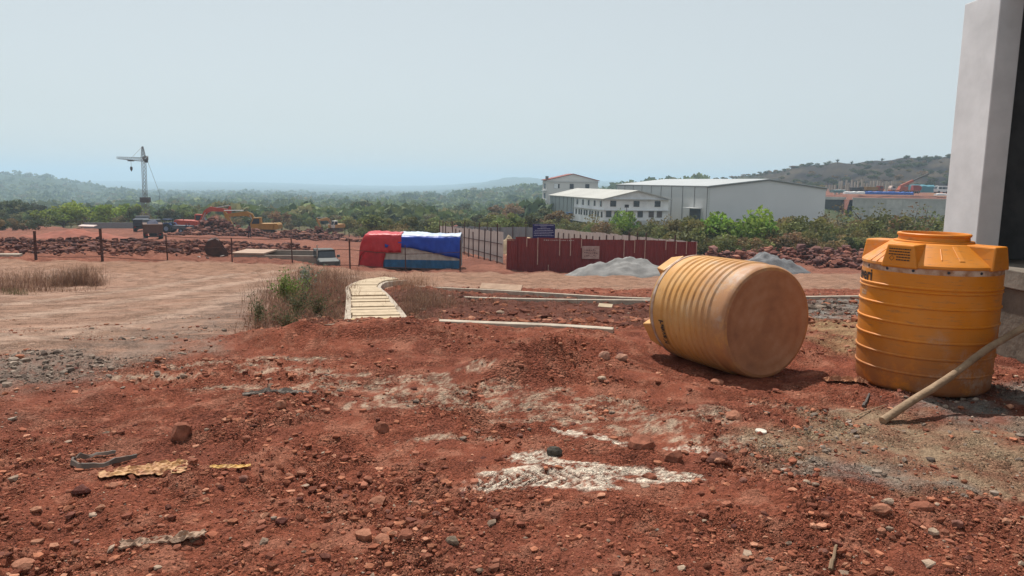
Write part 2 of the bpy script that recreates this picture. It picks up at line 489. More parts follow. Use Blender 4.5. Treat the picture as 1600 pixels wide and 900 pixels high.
GRY2 = [(1190, 728), (1290, 722), (1400, 738), (1540, 760), (1540, 772), (1380, 757), (1250, 745)]

TREAD_C = G(828, 754)
def tread(x, y, full=False):
    """chevron lug print pressed into the pale powder"""
    dx, dy = x - TREAD_C.x, y - TREAD_C.y
    t = .06
    a = dx * math.cos(t) + dy * math.sin(t); b = -dx * math.sin(t) + dy * math.cos(t)
    box = sstep(.30, .27, np.abs(a)) * sstep(.105, .09, np.abs(b))
    if full: return box
    ph = (a + np.abs(b - .015) * .9) / .075
    return box * sstep(.35, .5, np.abs(ph - np.floor(ph) - .5) * 2)

def zones(x, y):
    z = {}
    z['lime'] = ell_mask(x, y, LIME, 5.0, .75, 61) * sstep(-.65, .2, fbm(x * 13, y * 13, 65, 4, .85) + .12)
    z['lime'] = np.maximum(z['lime'], tread(x, y, True) * sstep(-.5, -.1, fbm(x * 6, y * 6, 66, 3)))
    z['pale'] = ell_mask(x, y, PALE, 3.0, .9, 71) * sstep(-.5, .35, fbm(x * 9, y * 9, 75, 4, .75) + .1)
    z['road'] = poly_mask(x, y, ROAD, .45, .5, 1.4, 5) * (y > 3)
    z['dusk'] = poly_mask(x, y, DUSK, .6, .4, .9, 6)
    z['chip'] = poly_mask(x, y, CHIP, .22, .25, .5, 7)
    z['tan'] = poly_mask(x, y, TAN, .22, .25, .5, 8)
    z['gry'] = np.maximum.reduce([poly_mask(x, y, GRY, .2, .25, .5, 9), poly_mask(x, y, BACKGREY, .3, .3, .6, 10), .7 * poly_mask(x, y, GRY2, .08, .12, .25, 12)])
    z['btan'] = poly_mask(x, y, BACKTAN, .25, .3, .6, 11)
    return z

def detail(x, y, z, fine=True):
    """small relief of the loose earth, in metres"""
    near = 1 - sstep(10, 15, y)
    smooth = 1 - .8 * np.clip(z['road'] + .95 * z['lime'] + .35 * z['tan'] + .3 * z['pale'], 0, 1)
    rub = .22 + 1.2 * sstep(-.08, .45, fbm(x * .9, y * .9, 33, 3))
    d = .026 * fbm(x * 3.1, y * 3.1, 41, 3) + .022 * (np.abs(fbm(x * 7, y * 7, 42, 2)) - .3) * rub
    if fine:
        d = d + .018 * rub * (np.abs(pn(x * 17, y * 17, 43)) - .25) + .015 * rub * pn(x * 34, y * 34, 44) + .007 * pn(x * 66, y * 66, 45)
    d = d * smooth
    d = d - .020 * tread(x, y)
    mid = sstep(10, 15, y) * (1 - sstep(45, 60, y))
    d = d + mid * (1 - z['road']) * (.07 * fbm(x * 1.3, y * 1.3, 46, 5, .7))
    d = d + mid * z['road'] * .006 * fbm(x * .6 + y * .2, y * 1.5, 47, 3)
    return np.where(y < 60, d * np.where(y < 15, np.maximum(near, mid), 1), d * 0)

def Hd(x, y):
    x = np.atleast_1d(np.asarray(x, float)); y = np.atleast_1d(np.asarray(y, float))
    return H1(x, y) + detail(x, y, zones(x, y))
def hd(x, y):
    return float(Hd([x], [y])[0])

def lerp(a, b, t): return a * (1 - t[:, None]) + np.asarray(b)[None] * t[:, None]

TRACKS = [([(-60, 548), (100, 524), (230, 503), (330, 478), (400, 455), (470, 438), (560, 433)], .42), ([(-60, 500), (100, 484), (250, 464), (380, 441), (500, 428)], .5), ([(-60, 478), (90, 468), (230, 450), (360, 430), (480, 422)], .4)]
def ground_colour(x, y, z):
    n1 = fbm(x * .55, y * .55, 81, 4); n2 = fbm(x * 3.3, y * 3.3, 85, 4, .65); n3 = fbm(x * 15, y * 15, 88, 3, .7)
    c = np.tile(np.array([[.222, .070, .042]]), (len(x), 1))
    c = lerp(c, (.195, .064, .041), .7 * sstep(-.05, .55, n1))
    c = lerp(c, (.32, .140, .092), .60 * sstep(.0, .6, n2))
    c = lerp(c, (.15, .052, .036), .45 * sstep(.15, .7, -n2 + .4 * n3))
    site = sstep(30, 50, y)
    c = lerp(c, (.235, .105, .073), .75 * site)
    c = lerp(c, (.155, .062, .045), site * .6 * sstep(-.1, .4, fbm(x * .09, y * .14, 90, 4)))
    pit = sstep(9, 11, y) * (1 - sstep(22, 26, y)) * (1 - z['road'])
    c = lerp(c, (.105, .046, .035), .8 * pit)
    c = lerp(c, (.40, .30, .22), z['pale'] * np.clip(.60 + .6 * n3, 0, .9))
    streak = fbm(x * .5 + y * .55, y * .55 - x * .6, 93, 3)
    road = np.tile(np.array([[.325, .195, .140]]), (len(x), 1))
    road = lerp(road, (.40, .275, .21), .6 * sstep(.05, .6, fbm((x - y * .9) * .9, (y + x) * .12, 94, 3)))
    road = lerp(road, (.28, .165, .115), .8 * sstep(.0, .6, streak + .3 * n2))
    road = lerp(road, (.27, .15, .10), sstep(26, 36, y) * .75)
    for path, wd in TRACKS:
        pts = [GT(*p) for p in path]; dist = np.full(len(x), 1e9)
        for (x0, y0), (x1, y1) in zip(pts[:-1], pts[1:]):
            L = (x1 - x0) ** 2 + (y1 - y0) ** 2; t = np.clip(((x - x0) * (x1 - x0) + (y - y0) * (y1 - y0)) / L, 0, 1)
            dist = np.minimum(dist, np.hypot(x - x0 - t * (x1 - x0), y - y0 - t * (y1 - y0)))
        w = sstep(wd, wd * .35, dist + .25 * n2) * (y < 45)
        road = lerp(road, (.43, .31, .24), .5 * w)
        road = lerp(road, (.25, .16, .115), .4 * sstep(wd * 2.6, wd * 1.2, dist + .3 * n1) * (1 - w) * (y < 45))
    c = c * (1 - z['road'][:, None]) + road * z['road'][:, None]
    c = lerp(c, (.225, .155, .122), z['dusk'] * np.clip(.6 + .7 * n2, 0, .95))
    c = lerp(c, (.20, .155, .128), z['chip'] * np.clip(.7 + .5 * n3, 0, 1))
    c = lerp(c, (.27, .19, .125), z['tan'] * np.clip(.72 + .5 * n2, 0, 1))
    c = lerp(c, (.30, .20, .11), z['btan'] * np.clip(.7 + .5 * n2, 0, 1))
    c = lerp(c, (.20, .185, .165), z['gry'] * np.clip(.65 + .6 * n2, 0, 1))
    lim = z['lime'] * np.clip(.95 + .35 * n3, 0, 1)
    lim = lim * (1 - .92 * tread(x, y))
    c = lerp(c, (.66, .56, .45), lim)
    # beyond the cleared site: scrub floor, forest floor, burnt hillside
    far = sstep(150, 190, y + 12 * fbm(x * .02, y * .02, 95, 3))
    east = sstep(.20, .26, x / np.maximum(y, 1)) * sstep(68, 80, y)
    scr = np.tile(np.array([[.105, .085, .045]]), (len(x), 1))
    scr = lerp(scr, (.06, .075, .032), sstep(-.2, .4, fbm(x * .03, y * .03, 96, 4)))
    scr = lerp(scr, (.05, .068, .036), sstep(350, 800, y))
    c = c * (1 - np.maximum(far, east)[:, None]) + scr * np.maximum(far, east)[:, None]
    u = x / np.maximum(y, 1)
    burn = sstep(290, 330, y) * (1 - sstep(900, 1000, y)) * sstep(.24, .36, u)
    bc = np.tile(np.array([[.042, .033, .027]]), (len(x), 1))
    bc = lerp(bc, (.072, .055, .038), sstep(0, .5, fbm(x * .06, y * .025, 97, 5, .65)))
    bc = lerp(bc, (.022, .019, .02), sstep(-.05, .4, fbm(x * .03 + 9, y * .016, 98, 5, .65)))
    c = c * (1 - burn[:, None]) + bc * burn[:, None]
    terr = .8 * sstep(255, 268, y) * (1 - sstep(310, 330, y)) * sstep(.40, .43, u)
    c = lerp(c, (.24, .11, .07), terr)
    return np.clip(c * (1 + .10 * n3[:, None]), .004, .9)

us = np.concatenate([np.linspace(-1.7, -.87, 40), np.linspace(-.86, .86, 580), np.linspace(.87, 1.7, 40)])
ys = np.concatenate([np.linspace(.3, 1.75, 14), 1 / np.linspace(1 / 1.8, 1 / 13.9, 440), np.exp(np.linspace(math.log(14), math.log(70), 160)),
                     np.exp(np.linspace(math.log(71), math.log(9500), 190))])
UU, YY = np.meshgrid(us, ys)
GX = (UU * (YY + .8)).ravel(); GY = YY.ravel()
gz = zones(GX, GY)
GZ = H1(GX, GY) + detail(GX, GY, gz)
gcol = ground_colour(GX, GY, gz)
nc, nr = len(us), len(ys)
ii = (np.arange(nr - 1)[:, None] * nc + np.arange(nc - 1)[None]).ravel()
gf = np.stack([ii, ii + 1, ii + nc + 1, ii + nc], 1)
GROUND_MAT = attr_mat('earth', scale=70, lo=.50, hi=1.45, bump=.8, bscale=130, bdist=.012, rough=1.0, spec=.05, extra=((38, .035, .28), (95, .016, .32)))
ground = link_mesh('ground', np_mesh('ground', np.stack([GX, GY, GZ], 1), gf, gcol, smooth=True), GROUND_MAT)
tag(ground, 'red laterite earth of the cleared building site', kind='structure')

# ------------------------------------------------------------------ stones
def ico(sub, seed, flat=.75, amp=.28, lo=.40):
    bm = bmesh.new(); bmesh.ops.create_icosphere(bm, subdivisions=sub, radius=1)
    V = np.array([v.co[:] for v in bm.verts]); Fc = np.array([[v.index for v in f.verts] for f in bm.faces]); bm.free()
    r = np.random.default_rng(seed)
    nk = 7 if sub == 1 else 14
    k = r.normal(size=(nk, 3)); k /= np.linalg.norm(k, axis=1)[:, None]
    cut = r.uniform(lo, lo + .45, nk)
    for i in range(nk):                      # chop with random planes: broken faces
        dd = V @ k[i]; V = V - np.maximum(dd - cut[i], 0)[:, None] * k[i][None]
    V = V * (1 + r.uniform(-amp, amp, (len(V), 1)) * (.35 if sub > 1 else 1))
    V = V * np.array([1, r.uniform(.6, .95), flat * r.uniform(.6, 1)])
    return V, Fc
SM = [ico(1, i, .7, .22) for i in range(10)]
LG = [ico(2, 50 + i, .75, .09) for i in range(10)]

def scatter(name, px, pyy, size, cols, variants, sink=.12, zf=None, seed=0):
    """many stones joined into one object"""
    r = np.random.default_rng(seed)
    n = len(px); z = (zf or Hd)(px, pyy)
    VV, FF, CC = [], [], []; off = 0
    vi = r.integers(0, len(variants), n)
    for k, (V, Fc) in enumerate(variants):
        w = np.nonzero(vi == k)[0]
        if not len(w): continue
        a = r.uniform(0, 6.283, len(w)); ca, sa = np.cos(a), np.sin(a)
        tx = r.uniform(-.5, .5, len(w))
        s = size[w]
        X = V[None, :, 0] * ca[:, None] - V[None, :, 1] * sa[:, None]; Y = V[None, :, 0] * sa[:, None] + V[None, :, 1] * ca[:, None]
        Z = V[None, :, 2] + X * tx[:, None] * .4
        P3 = np.stack([X, Y, Z], 2) * s[:, None, None]
        P3[:, :, 0] += px[w][:, None]; P3[:, :, 1] += pyy[w][:, None]; P3[:, :, 2] += (z[w] + s * sink)[:, None]
        VV.append(P3.reshape(-1, 3)); nv = len(V)
        FF.append((Fc[None] + (np.arange(len(w)) * nv)[:, None, None] + off).reshape(-1, 3)); off += nv * len(w)
        CC.append(np.repeat(cols[w], nv, 0))
    return np_mesh(name, np.concatenate(VV), np.concatenate(FF), np.concatenate(CC))

STONE_MAT = attr_mat('laterite_stone', scale=30, lo=.6, hi=1.35, bump=.7, bscale=60, bdist=.01, rough=.95, spec=.1)
def stone_cols(x, y, z, r):
    n = len(x)
    pal = np.array([[.27, .095, .056], [.33, .13, .075], [.40, .19, .12], [.20, .07, .045], [.28, .11, .07], [.30, .21, .155], [.16, .062, .045], [.36, .26, .19]])
    c = pal[r.choice(8, n, p=[.26, .24, .10, .17, .13, .02, .07, .01])]
    grey = np.array([[.22, .165, .13], [.29, .225, .18], [.15, .11, .09]])[r.integers(0, 3, n)]
    g = (r.random(n) < np.clip(z['gry'] * .8 + z['chip'] * .85 + z['dusk'] * .6 + z['tan'] * .4 + z['pale'] * .3 + .008, 0, 1))
    c = np.where(g[:, None], grey, c)
    return c * r.uniform(.7, 1.3, (n, 1))

def scat_pts(n, y0, y1, r, u=.82):
    yy = np.exp(r.uniform(math.log(y0), math.log(y1), n)); return r.uniform(-u, u, n) * (yy + .8), yy
r1 = np.random.default_rng(101)
x1, y1 = scat_pts(105000, 2.2, 11.5, r1)
zn = zones(x1, y1)
rub = sstep(-.35, .5, fbm(x1 * .9, y1 * .9, 33, 3) + .5 * fbm(x1 * 2.7, y1 * 2.7, 34, 2))
nearr = G(1150, 830)
rub = np.clip(rub + .5 * sstep(3.9, 3.2, y1), 0, 1)
keep = r1.random(105000) < np.clip(.05 + .85 * rub ** 1.4 - .6 * zn['road'] + .35 * zn['dusk'] - .3 * zn['lime'] + .12 * zn['tan'] + .2 * zn['gry'] + .9 * zn['chip'], .015, 1)
x1, y1 = x1[keep], y1[keep]; zn = {k: v[keep] for k, v in zn.items()}
s1 = .0045 * (1 - r1.random(len(x1))) ** (-1 / 2.0); s1 = np.clip(s1, .0045, .034) * (1 + .45 * zn['chip']) * np.clip(.75 + y1 * .05, .8, 1.3)
me = scatter('gravel', x1, y1, s1, stone_cols(x1, y1, zn, r1), SM, seed=1)
tag(link_mesh('gravel', me, STONE_MAT), 'small broken laterite stones strewn over the red earth', kind='stuff')

# rubble in the dip behind the kerb and on the verge of the road
r2 = np.random.default_rng(102)
x2, y2 = scat_pts(26000, 8.6, 30, r2)
zn = zones(x2, y2)
kp = (zn['road'] < .3) & (r2.random(26000) < .35 + .75 * sstep(-.2, .4, fbm(x2 * .5, y2 * .5, 35, 3))) & (x2 > -.30 * y2)
x2, y2 = x2[kp], y2[kp]; zn = {k: v[kp] for k, v in zn.items()}
s2 = np.clip(.018 * (1 - r2.random(len(x2))) ** (-1 / 2.0), .018, .11)
me = scatter('rubble', x2, y2, s2, stone_cols(x2, y2, zn, r2) * .8, SM, seed=2)
tag(link_mesh('rubble', me, STONE_MAT), 'dark red rubble filling the dip beyond the kerb', kind='stuff')

# rocks large enough to pick out: (px, py, width in photo px, tone)
RED, ORG, DRK, GRE, PAL, CHC = (.25, .095, .06), (.34, .15, .095), (.13, .05, .04), (.24, .22, .2), (.40, .29, .21), (.085, .075, .062)
ROCKS = {
 'charcoal grey angular rock standing alone on the white powder': (865, 712, 27, CHC),
 'largest red laterite rock lying just behind the white powder': (1003, 700, 44, RED),
 'flat red rock at the right end of the white powder patch': (1053, 718, 36, RED),
 'rounded dark red rock above the torn plastic sheet': (283, 697, 34, RED),
 'pale orange rock in front of the lying tank shadow': (1147, 655, 28, ORG),
 'dusty rounded stone wedged against the lying tank': (1121, 590, 22, ORG),
 'grey brown rock at the bottom edge in the middle': (708, 858, 26, (.2, .15, .11)),
 'long orange slab rock half buried in the bottom middle rubble': (570, 845, 32, ORG),
 'orange laterite rock second in the row at bottom middle': (598, 852, 30, ORG),
 'orange laterite rock third in the row at bottom middle': (632, 853, 30, RED),
 'humped red rock alone on the red earth left of centre': (597, 668, 28, RED),
 'pale flat stone in the rubble at bottom right': (1385, 811, 22, PAL),
 'wide orange flat rock in the rubble at bottom right': (1375, 830, 34, ORG),
 'broad red rock slab in the rubble at lower right': (1440, 812, 46, RED),
 'small pale stone near the bottom right corner': (1455, 850, 20, PAL),
 'brick red square stone left of the dirt mound': (745, 617, 15, RED),
 'blue grey stone on top of the dirt mound by the kerb': (880, 541, 16, GRE),
 'dark red rock poking from the dirt at lower left': (128, 787, 30, DRK),
 'brown rock lying in the middle of the red ground': (440, 828, 20, DRK),
 'dark stone beside the bare red patch at bottom centre': (680, 783, 13, DRK),
 'pale stone slab at the left bottom corner': (35, 888, 40, ORG),
 'thin pale upright stone at the foot of the dirt mound': (940, 603, 14, PAL),
 'flat pinkish stone on the far side of the dirt mound': (945, 573, 22, (.4, .22, .16)),
 'pointed pinkish stone right of its flat neighbour near the lying tank': (970, 574, 20, (.38, .2, .14)),
 'reddish brown rock with dust right of the white powder': (1120, 722, 34, (.22, .1, .075)),
 'mud crusted red rock left of the lime streak': (1015, 745, 26, RED),
}
def rock_obj(x, y, w, tone, seed, label, group=None):
    V, Fc = ico(2, seed, 1.15 if tone == CHC else .85, .07, .58)
    V = V * (w / 2) / np.abs(V[:, 0]).max()
    c = np.tile(np.array(tone)[None], (len(V), 1)) * (1 + .12 * np.random.default_rng(seed).normal(size=(len(V), 1)))
    o = link_mesh('rock', np_mesh('rock', V, Fc, np.clip(c, .01, .9)), STONE_MAT, None, (x, y, hd(x, y) + w * .10), (0, 0, random.uniform(-.5, .5)))
    return tag(o, label, 'rock', group or 'rocks lying on the red earth')
sd = 300
for lab, (px, py, wp, tone) in ROCKS.items():
    g = G(px, py); sd += 1
    rock_obj(g.x, g.y, wp / F * g.y * 1.04, tone, sd, lab)
MARKS = [((865, 712), 'the charcoal rock'), ((1003, 700), 'the largest red rock'), ((283, 697), 'the rounded dark red rock'), ((225, 745), 'the torn plastic sheet'), ((160, 730), 'the rubber strip'),
         ((255, 853), 'the ragged bark scrap'), ((432, 622), 'the grey splintered board'), ((1303, 880), 'the bottom edge stick'), ((1189, 676), 'the round white lid'), ((1378, 668), 'the foot of the leaning pole'),
         ((597, 668), 'the humped red rock'), ((708, 858), 'the grey brown rock'), ((1440, 812), 'the broad red slab'), ((128, 787), 'the dark red rock'), ((815, 583), 'the dirt mound'), ((360, 733), 'the narrow yellow scrap'),
         ((35, 888), 'the bottom left corner slab'), ((1121, 590), 'the lying tank'), ((745, 617), 'the square brick red stone'), ((440, 828), 'the brown rock'), ((820, 523), 'the kerb'), ((591, 505), 'the slab path')]
SEEN = {}
def stone_label(x, y, tone):
    best = min(MARKS, key=lambda m: math.hypot(G(*m[0]).x - x, G(*m[0]).y - y)); g = G(*best[0])
    dx, dy = x - g.x, y - g.y
    rel = ('right of ' if dx > 0 else 'left of ') if abs(dx) > abs(dy) else ('behind ' if dy > 0 else 'in front of ')
    far_ = math.hypot(dx, dy); rel = ('close ' if far_ < .35 else 'well ' if far_ > .9 else 'a little way ') + rel
    col = {RED: 'red', ORG: 'orange', DRK: 'dark maroon'}.get(tone, 'brown')
    return 'small %s broken stone %s%s' % (col, rel, best[1])
r3 = np.random.default_rng(5); k = 0
while k < 110:
    yy = math.exp(r3.uniform(math.log(2.9), math.log(8.2))); xx = r3.uniform(-.62, .66) * yy
    q = zones(np.array([xx]), np.array([yy]))
    if q['road'][0] > .3 or q['lime'][0] > .2 or (q['tan'][0] > .3 and r3.random() < .7) or (1.2 < xx < 4.2 and 5.4 < yy < 8): continue
    if r3.random() > .12 + sstep(-.2, .4, fbm(np.array([xx * .9]), np.array([yy * .9]), 33, 3))[0]: continue
    k += 1; sd += 1
    tone = [RED, ORG, DRK, RED, ORG, (.22, .1, .075)][r3.integers(0, 6)]
    rock_obj(xx, yy, r3.uniform(.028, .06) * (1 + .6 * (r3.random() < .12)), tone, sd, stone_label(xx, yy, tone), 'small stones on the red earth')

# ================================================================== HAZE (air of the place)
def build_haze():
    mb = MB().box(-12500, 12500, -60, 9900, -160, 75)
    m = bpy.data.materials.new('hazy_air'); m.use_nodes = True
    n = m.node_tree.nodes; l = m.node_tree.links
    n.remove(n['Principled BSDF'])
    pv = n.new('ShaderNodeVolumePrincipled')
    pv.inputs['Color'].default_value = (.62, .82, 1.0, 1)
    pv.inputs['Density'].default_value = HAZE
    pv.inputs['Anisotropy'].default_value = .25
    l.new(pv.outputs[0], n['Material Output'].inputs['Volume'])
    o = mb.build('haze', m)
    tag(o, 'pale blue summer haze over the valley', kind='stuff')
HAZE = 0.00036
build_haze()

# ================================================================== WATER TANKS
def tank_mat(name, c, dust, dust_amt, bleach):
    m = bpy.data.materials.new(name); m.use_nodes = True
    n = m.node_tree.nodes; l = m.node_tree.links; b = n['Principled BSDF']
    b.inputs['Specular IOR Level'].default_value = .35
    tc = n.new('ShaderNodeTexCoord')
    def noise(scale, det=6, rough=.6, sx=None):
        z = n.new('ShaderNodeTexNoise'); z.inputs['Scale'].default_value = scale; z.inputs['Detail'].default_value = det; z.inputs['Roughness'].default_value = rough
        if sx:
            mp = n.new('ShaderNodeMapping'); mp.inputs['Scale'].default_value = sx; l.new(tc.outputs['Object'], mp.inputs[0]); l.new(mp.outputs[0], z.inputs['Vector'])
        else: l.new(tc.outputs['Object'], z.inputs['Vector'])
        return z.outputs['Fac']
    def ramp(f, a, bb, c0=(0, 0, 0, 1), c1=(1, 1, 1, 1)):
        r = n.new('ShaderNodeValToRGB'); r.color_ramp.elements[0].position = a; r.color_ramp.elements[1].position = bb
        r.color_ramp.elements[0].color = c0; r.color_ramp.elements[1].color = c1; l.new(f, r.inputs[0]); return r.outputs[0]
    def mix(f, x, y):
        q = n.new('ShaderNodeMix'); q.data_type = 'RGBA'
        if hasattr(f, 'links'): l.new(f, q.inputs[0])
        else: q.inputs[0].default_value = f
        for v, k in ((x, 6), (y, 7)):
            if hasattr(v, 'links'): l.new(v, q.inputs[k])
            else: q.inputs[k].default_value = (*v, 1)
        return q.outputs[2]
    def math_(op, a, bb):
        q = n.new('ShaderNodeMath'); q.operation = op; q.use_clamp = True
        for v, k in ((a, 0), (bb, 1)):
            if hasattr(v, 'links'): l.new(v, q.inputs[k])
            else: q.inputs[k].default_value = v
        return q.outputs[0]
    base = mix(ramp(noise(2.2), .3, .7), c, tuple(v * .86 for v in c))
    base = mix(math_('MULTIPLY', ramp(noise(3.1, 8, .7), .42, .72), bleach), base, (.62, .38, .17))
    sp = n.new('ShaderNodeSeparateXYZ'); l.new(tc.outputs['Object'], sp.inputs[0])
    mr = n.new('ShaderNodeMapRange'); mr.inputs[1].default_value = .62; mr.inputs[2].default_value = -.02
    l.new(sp.outputs['Z'], mr.inputs[0])
    low = math_('MULTIPLY', mr.outputs[0], ramp(noise(5, 8, .7), .25, .52))
    base = mix(math_('MULTIPLY', low, dust_amt), base, dust)
    # scuffs round the body and grey cement smears
    sc1 = ramp(noise(7, 8, .75, (1, 1, 9)), .55, .68)
    base = mix(math_('MULTIPLY', sc1, .7), base, (.24, .12, .065))
    sc2 = math_('MULTIPLY', ramp(noise(1.7, 3), .55, .68), ramp(noise(14, 8, .8), .45, .6))
    base = mix(math_('MULTIPLY', sc2, .7), base, (.42, .36, .30))
    sc3 = math_('MULTIPLY', ramp(noise(26, 6, .8, (1, 1, 12)), .64, .70), ramp(noise(2.6, 4), .42, .6))
    base = mix(math_('MULTIPLY', sc3, .75), base, (.10, .06, .04))
    l.new(base, b.inputs['Base Color'])
    l.new(ramp(noise(6, 6), .3, .7, (.38, .38, .38, 1), (.62, .62, .62, 1)), b.inputs['Roughness'])
    bp = n.new('ShaderNodeBump'); bp.inputs['Strength'].default_value = .12; bp.inputs['Distance'].default_value = .01
    l.new(noise(9, 5), bp.inputs['Height']); l.new(bp.outputs[0], b.inputs['Normal'])
    MATS[name] = m
    return m

TANK_A = tank_mat('orange_plastic', (.70, .225, .010), (.22, .085, .042), .95, .25)
TANK_B = tank_mat('faded_orange_plastic', (.60, .30, .085), (.36, .17, .085), 1.0, .95)

def cap_mat():
    m = bpy.data.materials.new('dusty_tank_bottom'); m.use_nodes = True
    n = m.node_tree.nodes; l = m.node_tree.links; b = n['Principled BSDF']; b.inputs['Roughness'].default_value = .75
    tc = n.new('ShaderNodeTexCoord')
    ln = n.new('ShaderNodeVectorMath'); ln.operation = 'LENGTH'
    mp = n.new('ShaderNodeMapping'); mp.inputs['Location'].default_value = (.04, -.02, 0); mp.inputs['Scale'].default_value = (1, 1, 0)
    l.new(tc.outputs['Object'], mp.inputs[0])
    nz = n.new('ShaderNodeTexNoise'); nz.inputs['Scale'].default_value = 4; nz.inputs['Detail'].default_value = 6; l.new(tc.outputs['Object'], nz.inputs['Vector'])
    l.new(mp.outputs[0], ln.inputs[0])
    wv = n.new('ShaderNodeMath'); wv.operation = 'MULTIPLY_ADD'; wv.inputs[1].default_value = .06
    l.new(nz.outputs['Fac'], wv.inputs[0]); l.new(ln.outputs['Value'], wv.inputs[2])
    sn = n.new('ShaderNodeMath'); sn.operation = 'MULTIPLY'; sn.inputs[1].default_value = 62; l.new(wv.outputs[0], sn.inputs[0])
    sn2 = n.new('ShaderNodeMath'); sn2.operation = 'SINE'; l.new(sn.outputs[0], sn2.inputs[0])
    n2 = n.new('ShaderNodeTexNoise'); n2.inputs['Scale'].default_value = 3.2; n2.inputs['Detail'].default_value = 8; n2.inputs['Roughness'].default_value = .65; l.new(tc.outputs['Object'], n2.inputs['Vector'])
    ad = n.new('ShaderNodeMath'); ad.operation = 'MULTIPLY_ADD'; ad.inputs[1].default_value = .026; l.new(sn2.outputs[0], ad.inputs[0]); l.new(n2.outputs['Fac'], ad.inputs[2])
    r = n.new('ShaderNodeValToRGB'); e = r.color_ramp.elements
    e[0].position = .32; e[0].color = (.27, .12, .065, 1); e[1].position = .72; e[1].color = (.45, .24, .14, 1)
    k = e.new(.5); k.color = (.37, .17, .085, 1)
    l.new(ad.outputs[0], r.inputs[0]); l.new(r.outputs[0], b.inputs['Base Color'])
    return m

def tank_profile(R, Hb, ribs, rw, rh, base_r):
    prof = [(.02, .004), (R * base_r - .05, .0), (R * base_r - .02, .006), (R * base_r - .004, .03)]
    z = .05
    ev = [(z, 0)]
    for rz in ribs:
        ev += [(rz - rw, 0), (rz - rw * .4, 1), (rz + rw * .4, 1), (rz + rw, 0)]
    ev += [(Hb, 0)]
    for zz, up in ev:
        t = min(1, zz / (Hb * .45))
        prof.append((R * (base_r + (1 - base_r) * t) + rh * up, zz))
    return prof

def block(mb, az, R, z0, z1, w, rin):
    """one of the four square shoulders of the lid"""
    c, s = math.cos(az), math.sin(az)
    def q(r, t, z): return (r * c - t * s, r * s + t * c, z)
    mb.hexa([q(rin, -w * .8, z0 - .02), q(R, -w, z0 - .02), q(R, w, z0 - .02), q(rin, w * .8, z0 - .02),
             q(rin, -w * .62, z1 + .004), q(R - .01, -w * .72, z1), q(R - .01, w * .72, z1), q(rin, w * .62, z1 + .004)])

def bent_text(txt, size, R, az0, z0, thick=.002):
    """lettering wrapped round the barrel, its last letter ending at az0"""
    cu_ = bpy.data.curves.new('lettering', 'FONT'); cu_.body = txt; cu_.size = size; cu_.extrude = 0.0; cu_.offset = .0035; cu_.resolution_u = 3
    ob = bpy.data.objects.new('tmp', cu_); COL.objects.link(ob)
    dg = bpy.context.evaluated_depsgraph_get()
    me = bpy.data.meshes.new_from_object(ob.evaluated_get(dg))
    bpy.data.objects.remove(ob); 
    bm = bmesh.new(); bm.from_mesh(me)
    bmesh.ops.subdivide_edges(bm, edges=[e for e in bm.edges if e.calc_length() > .03], cuts=2)
    mx = max(v.co.x for v in bm.verts)
    for v in bm.verts:
        a = az0 + (v.co.x - mx) / R
        v.co = Vector((R * math.cos(a), R * math.sin(a), z0 + v.co.y))
    bm.to_mesh(me); bm.free(); me.materials.clear()
    return me

PRINT = mat('black_print', (.035, .03, .03), .7)

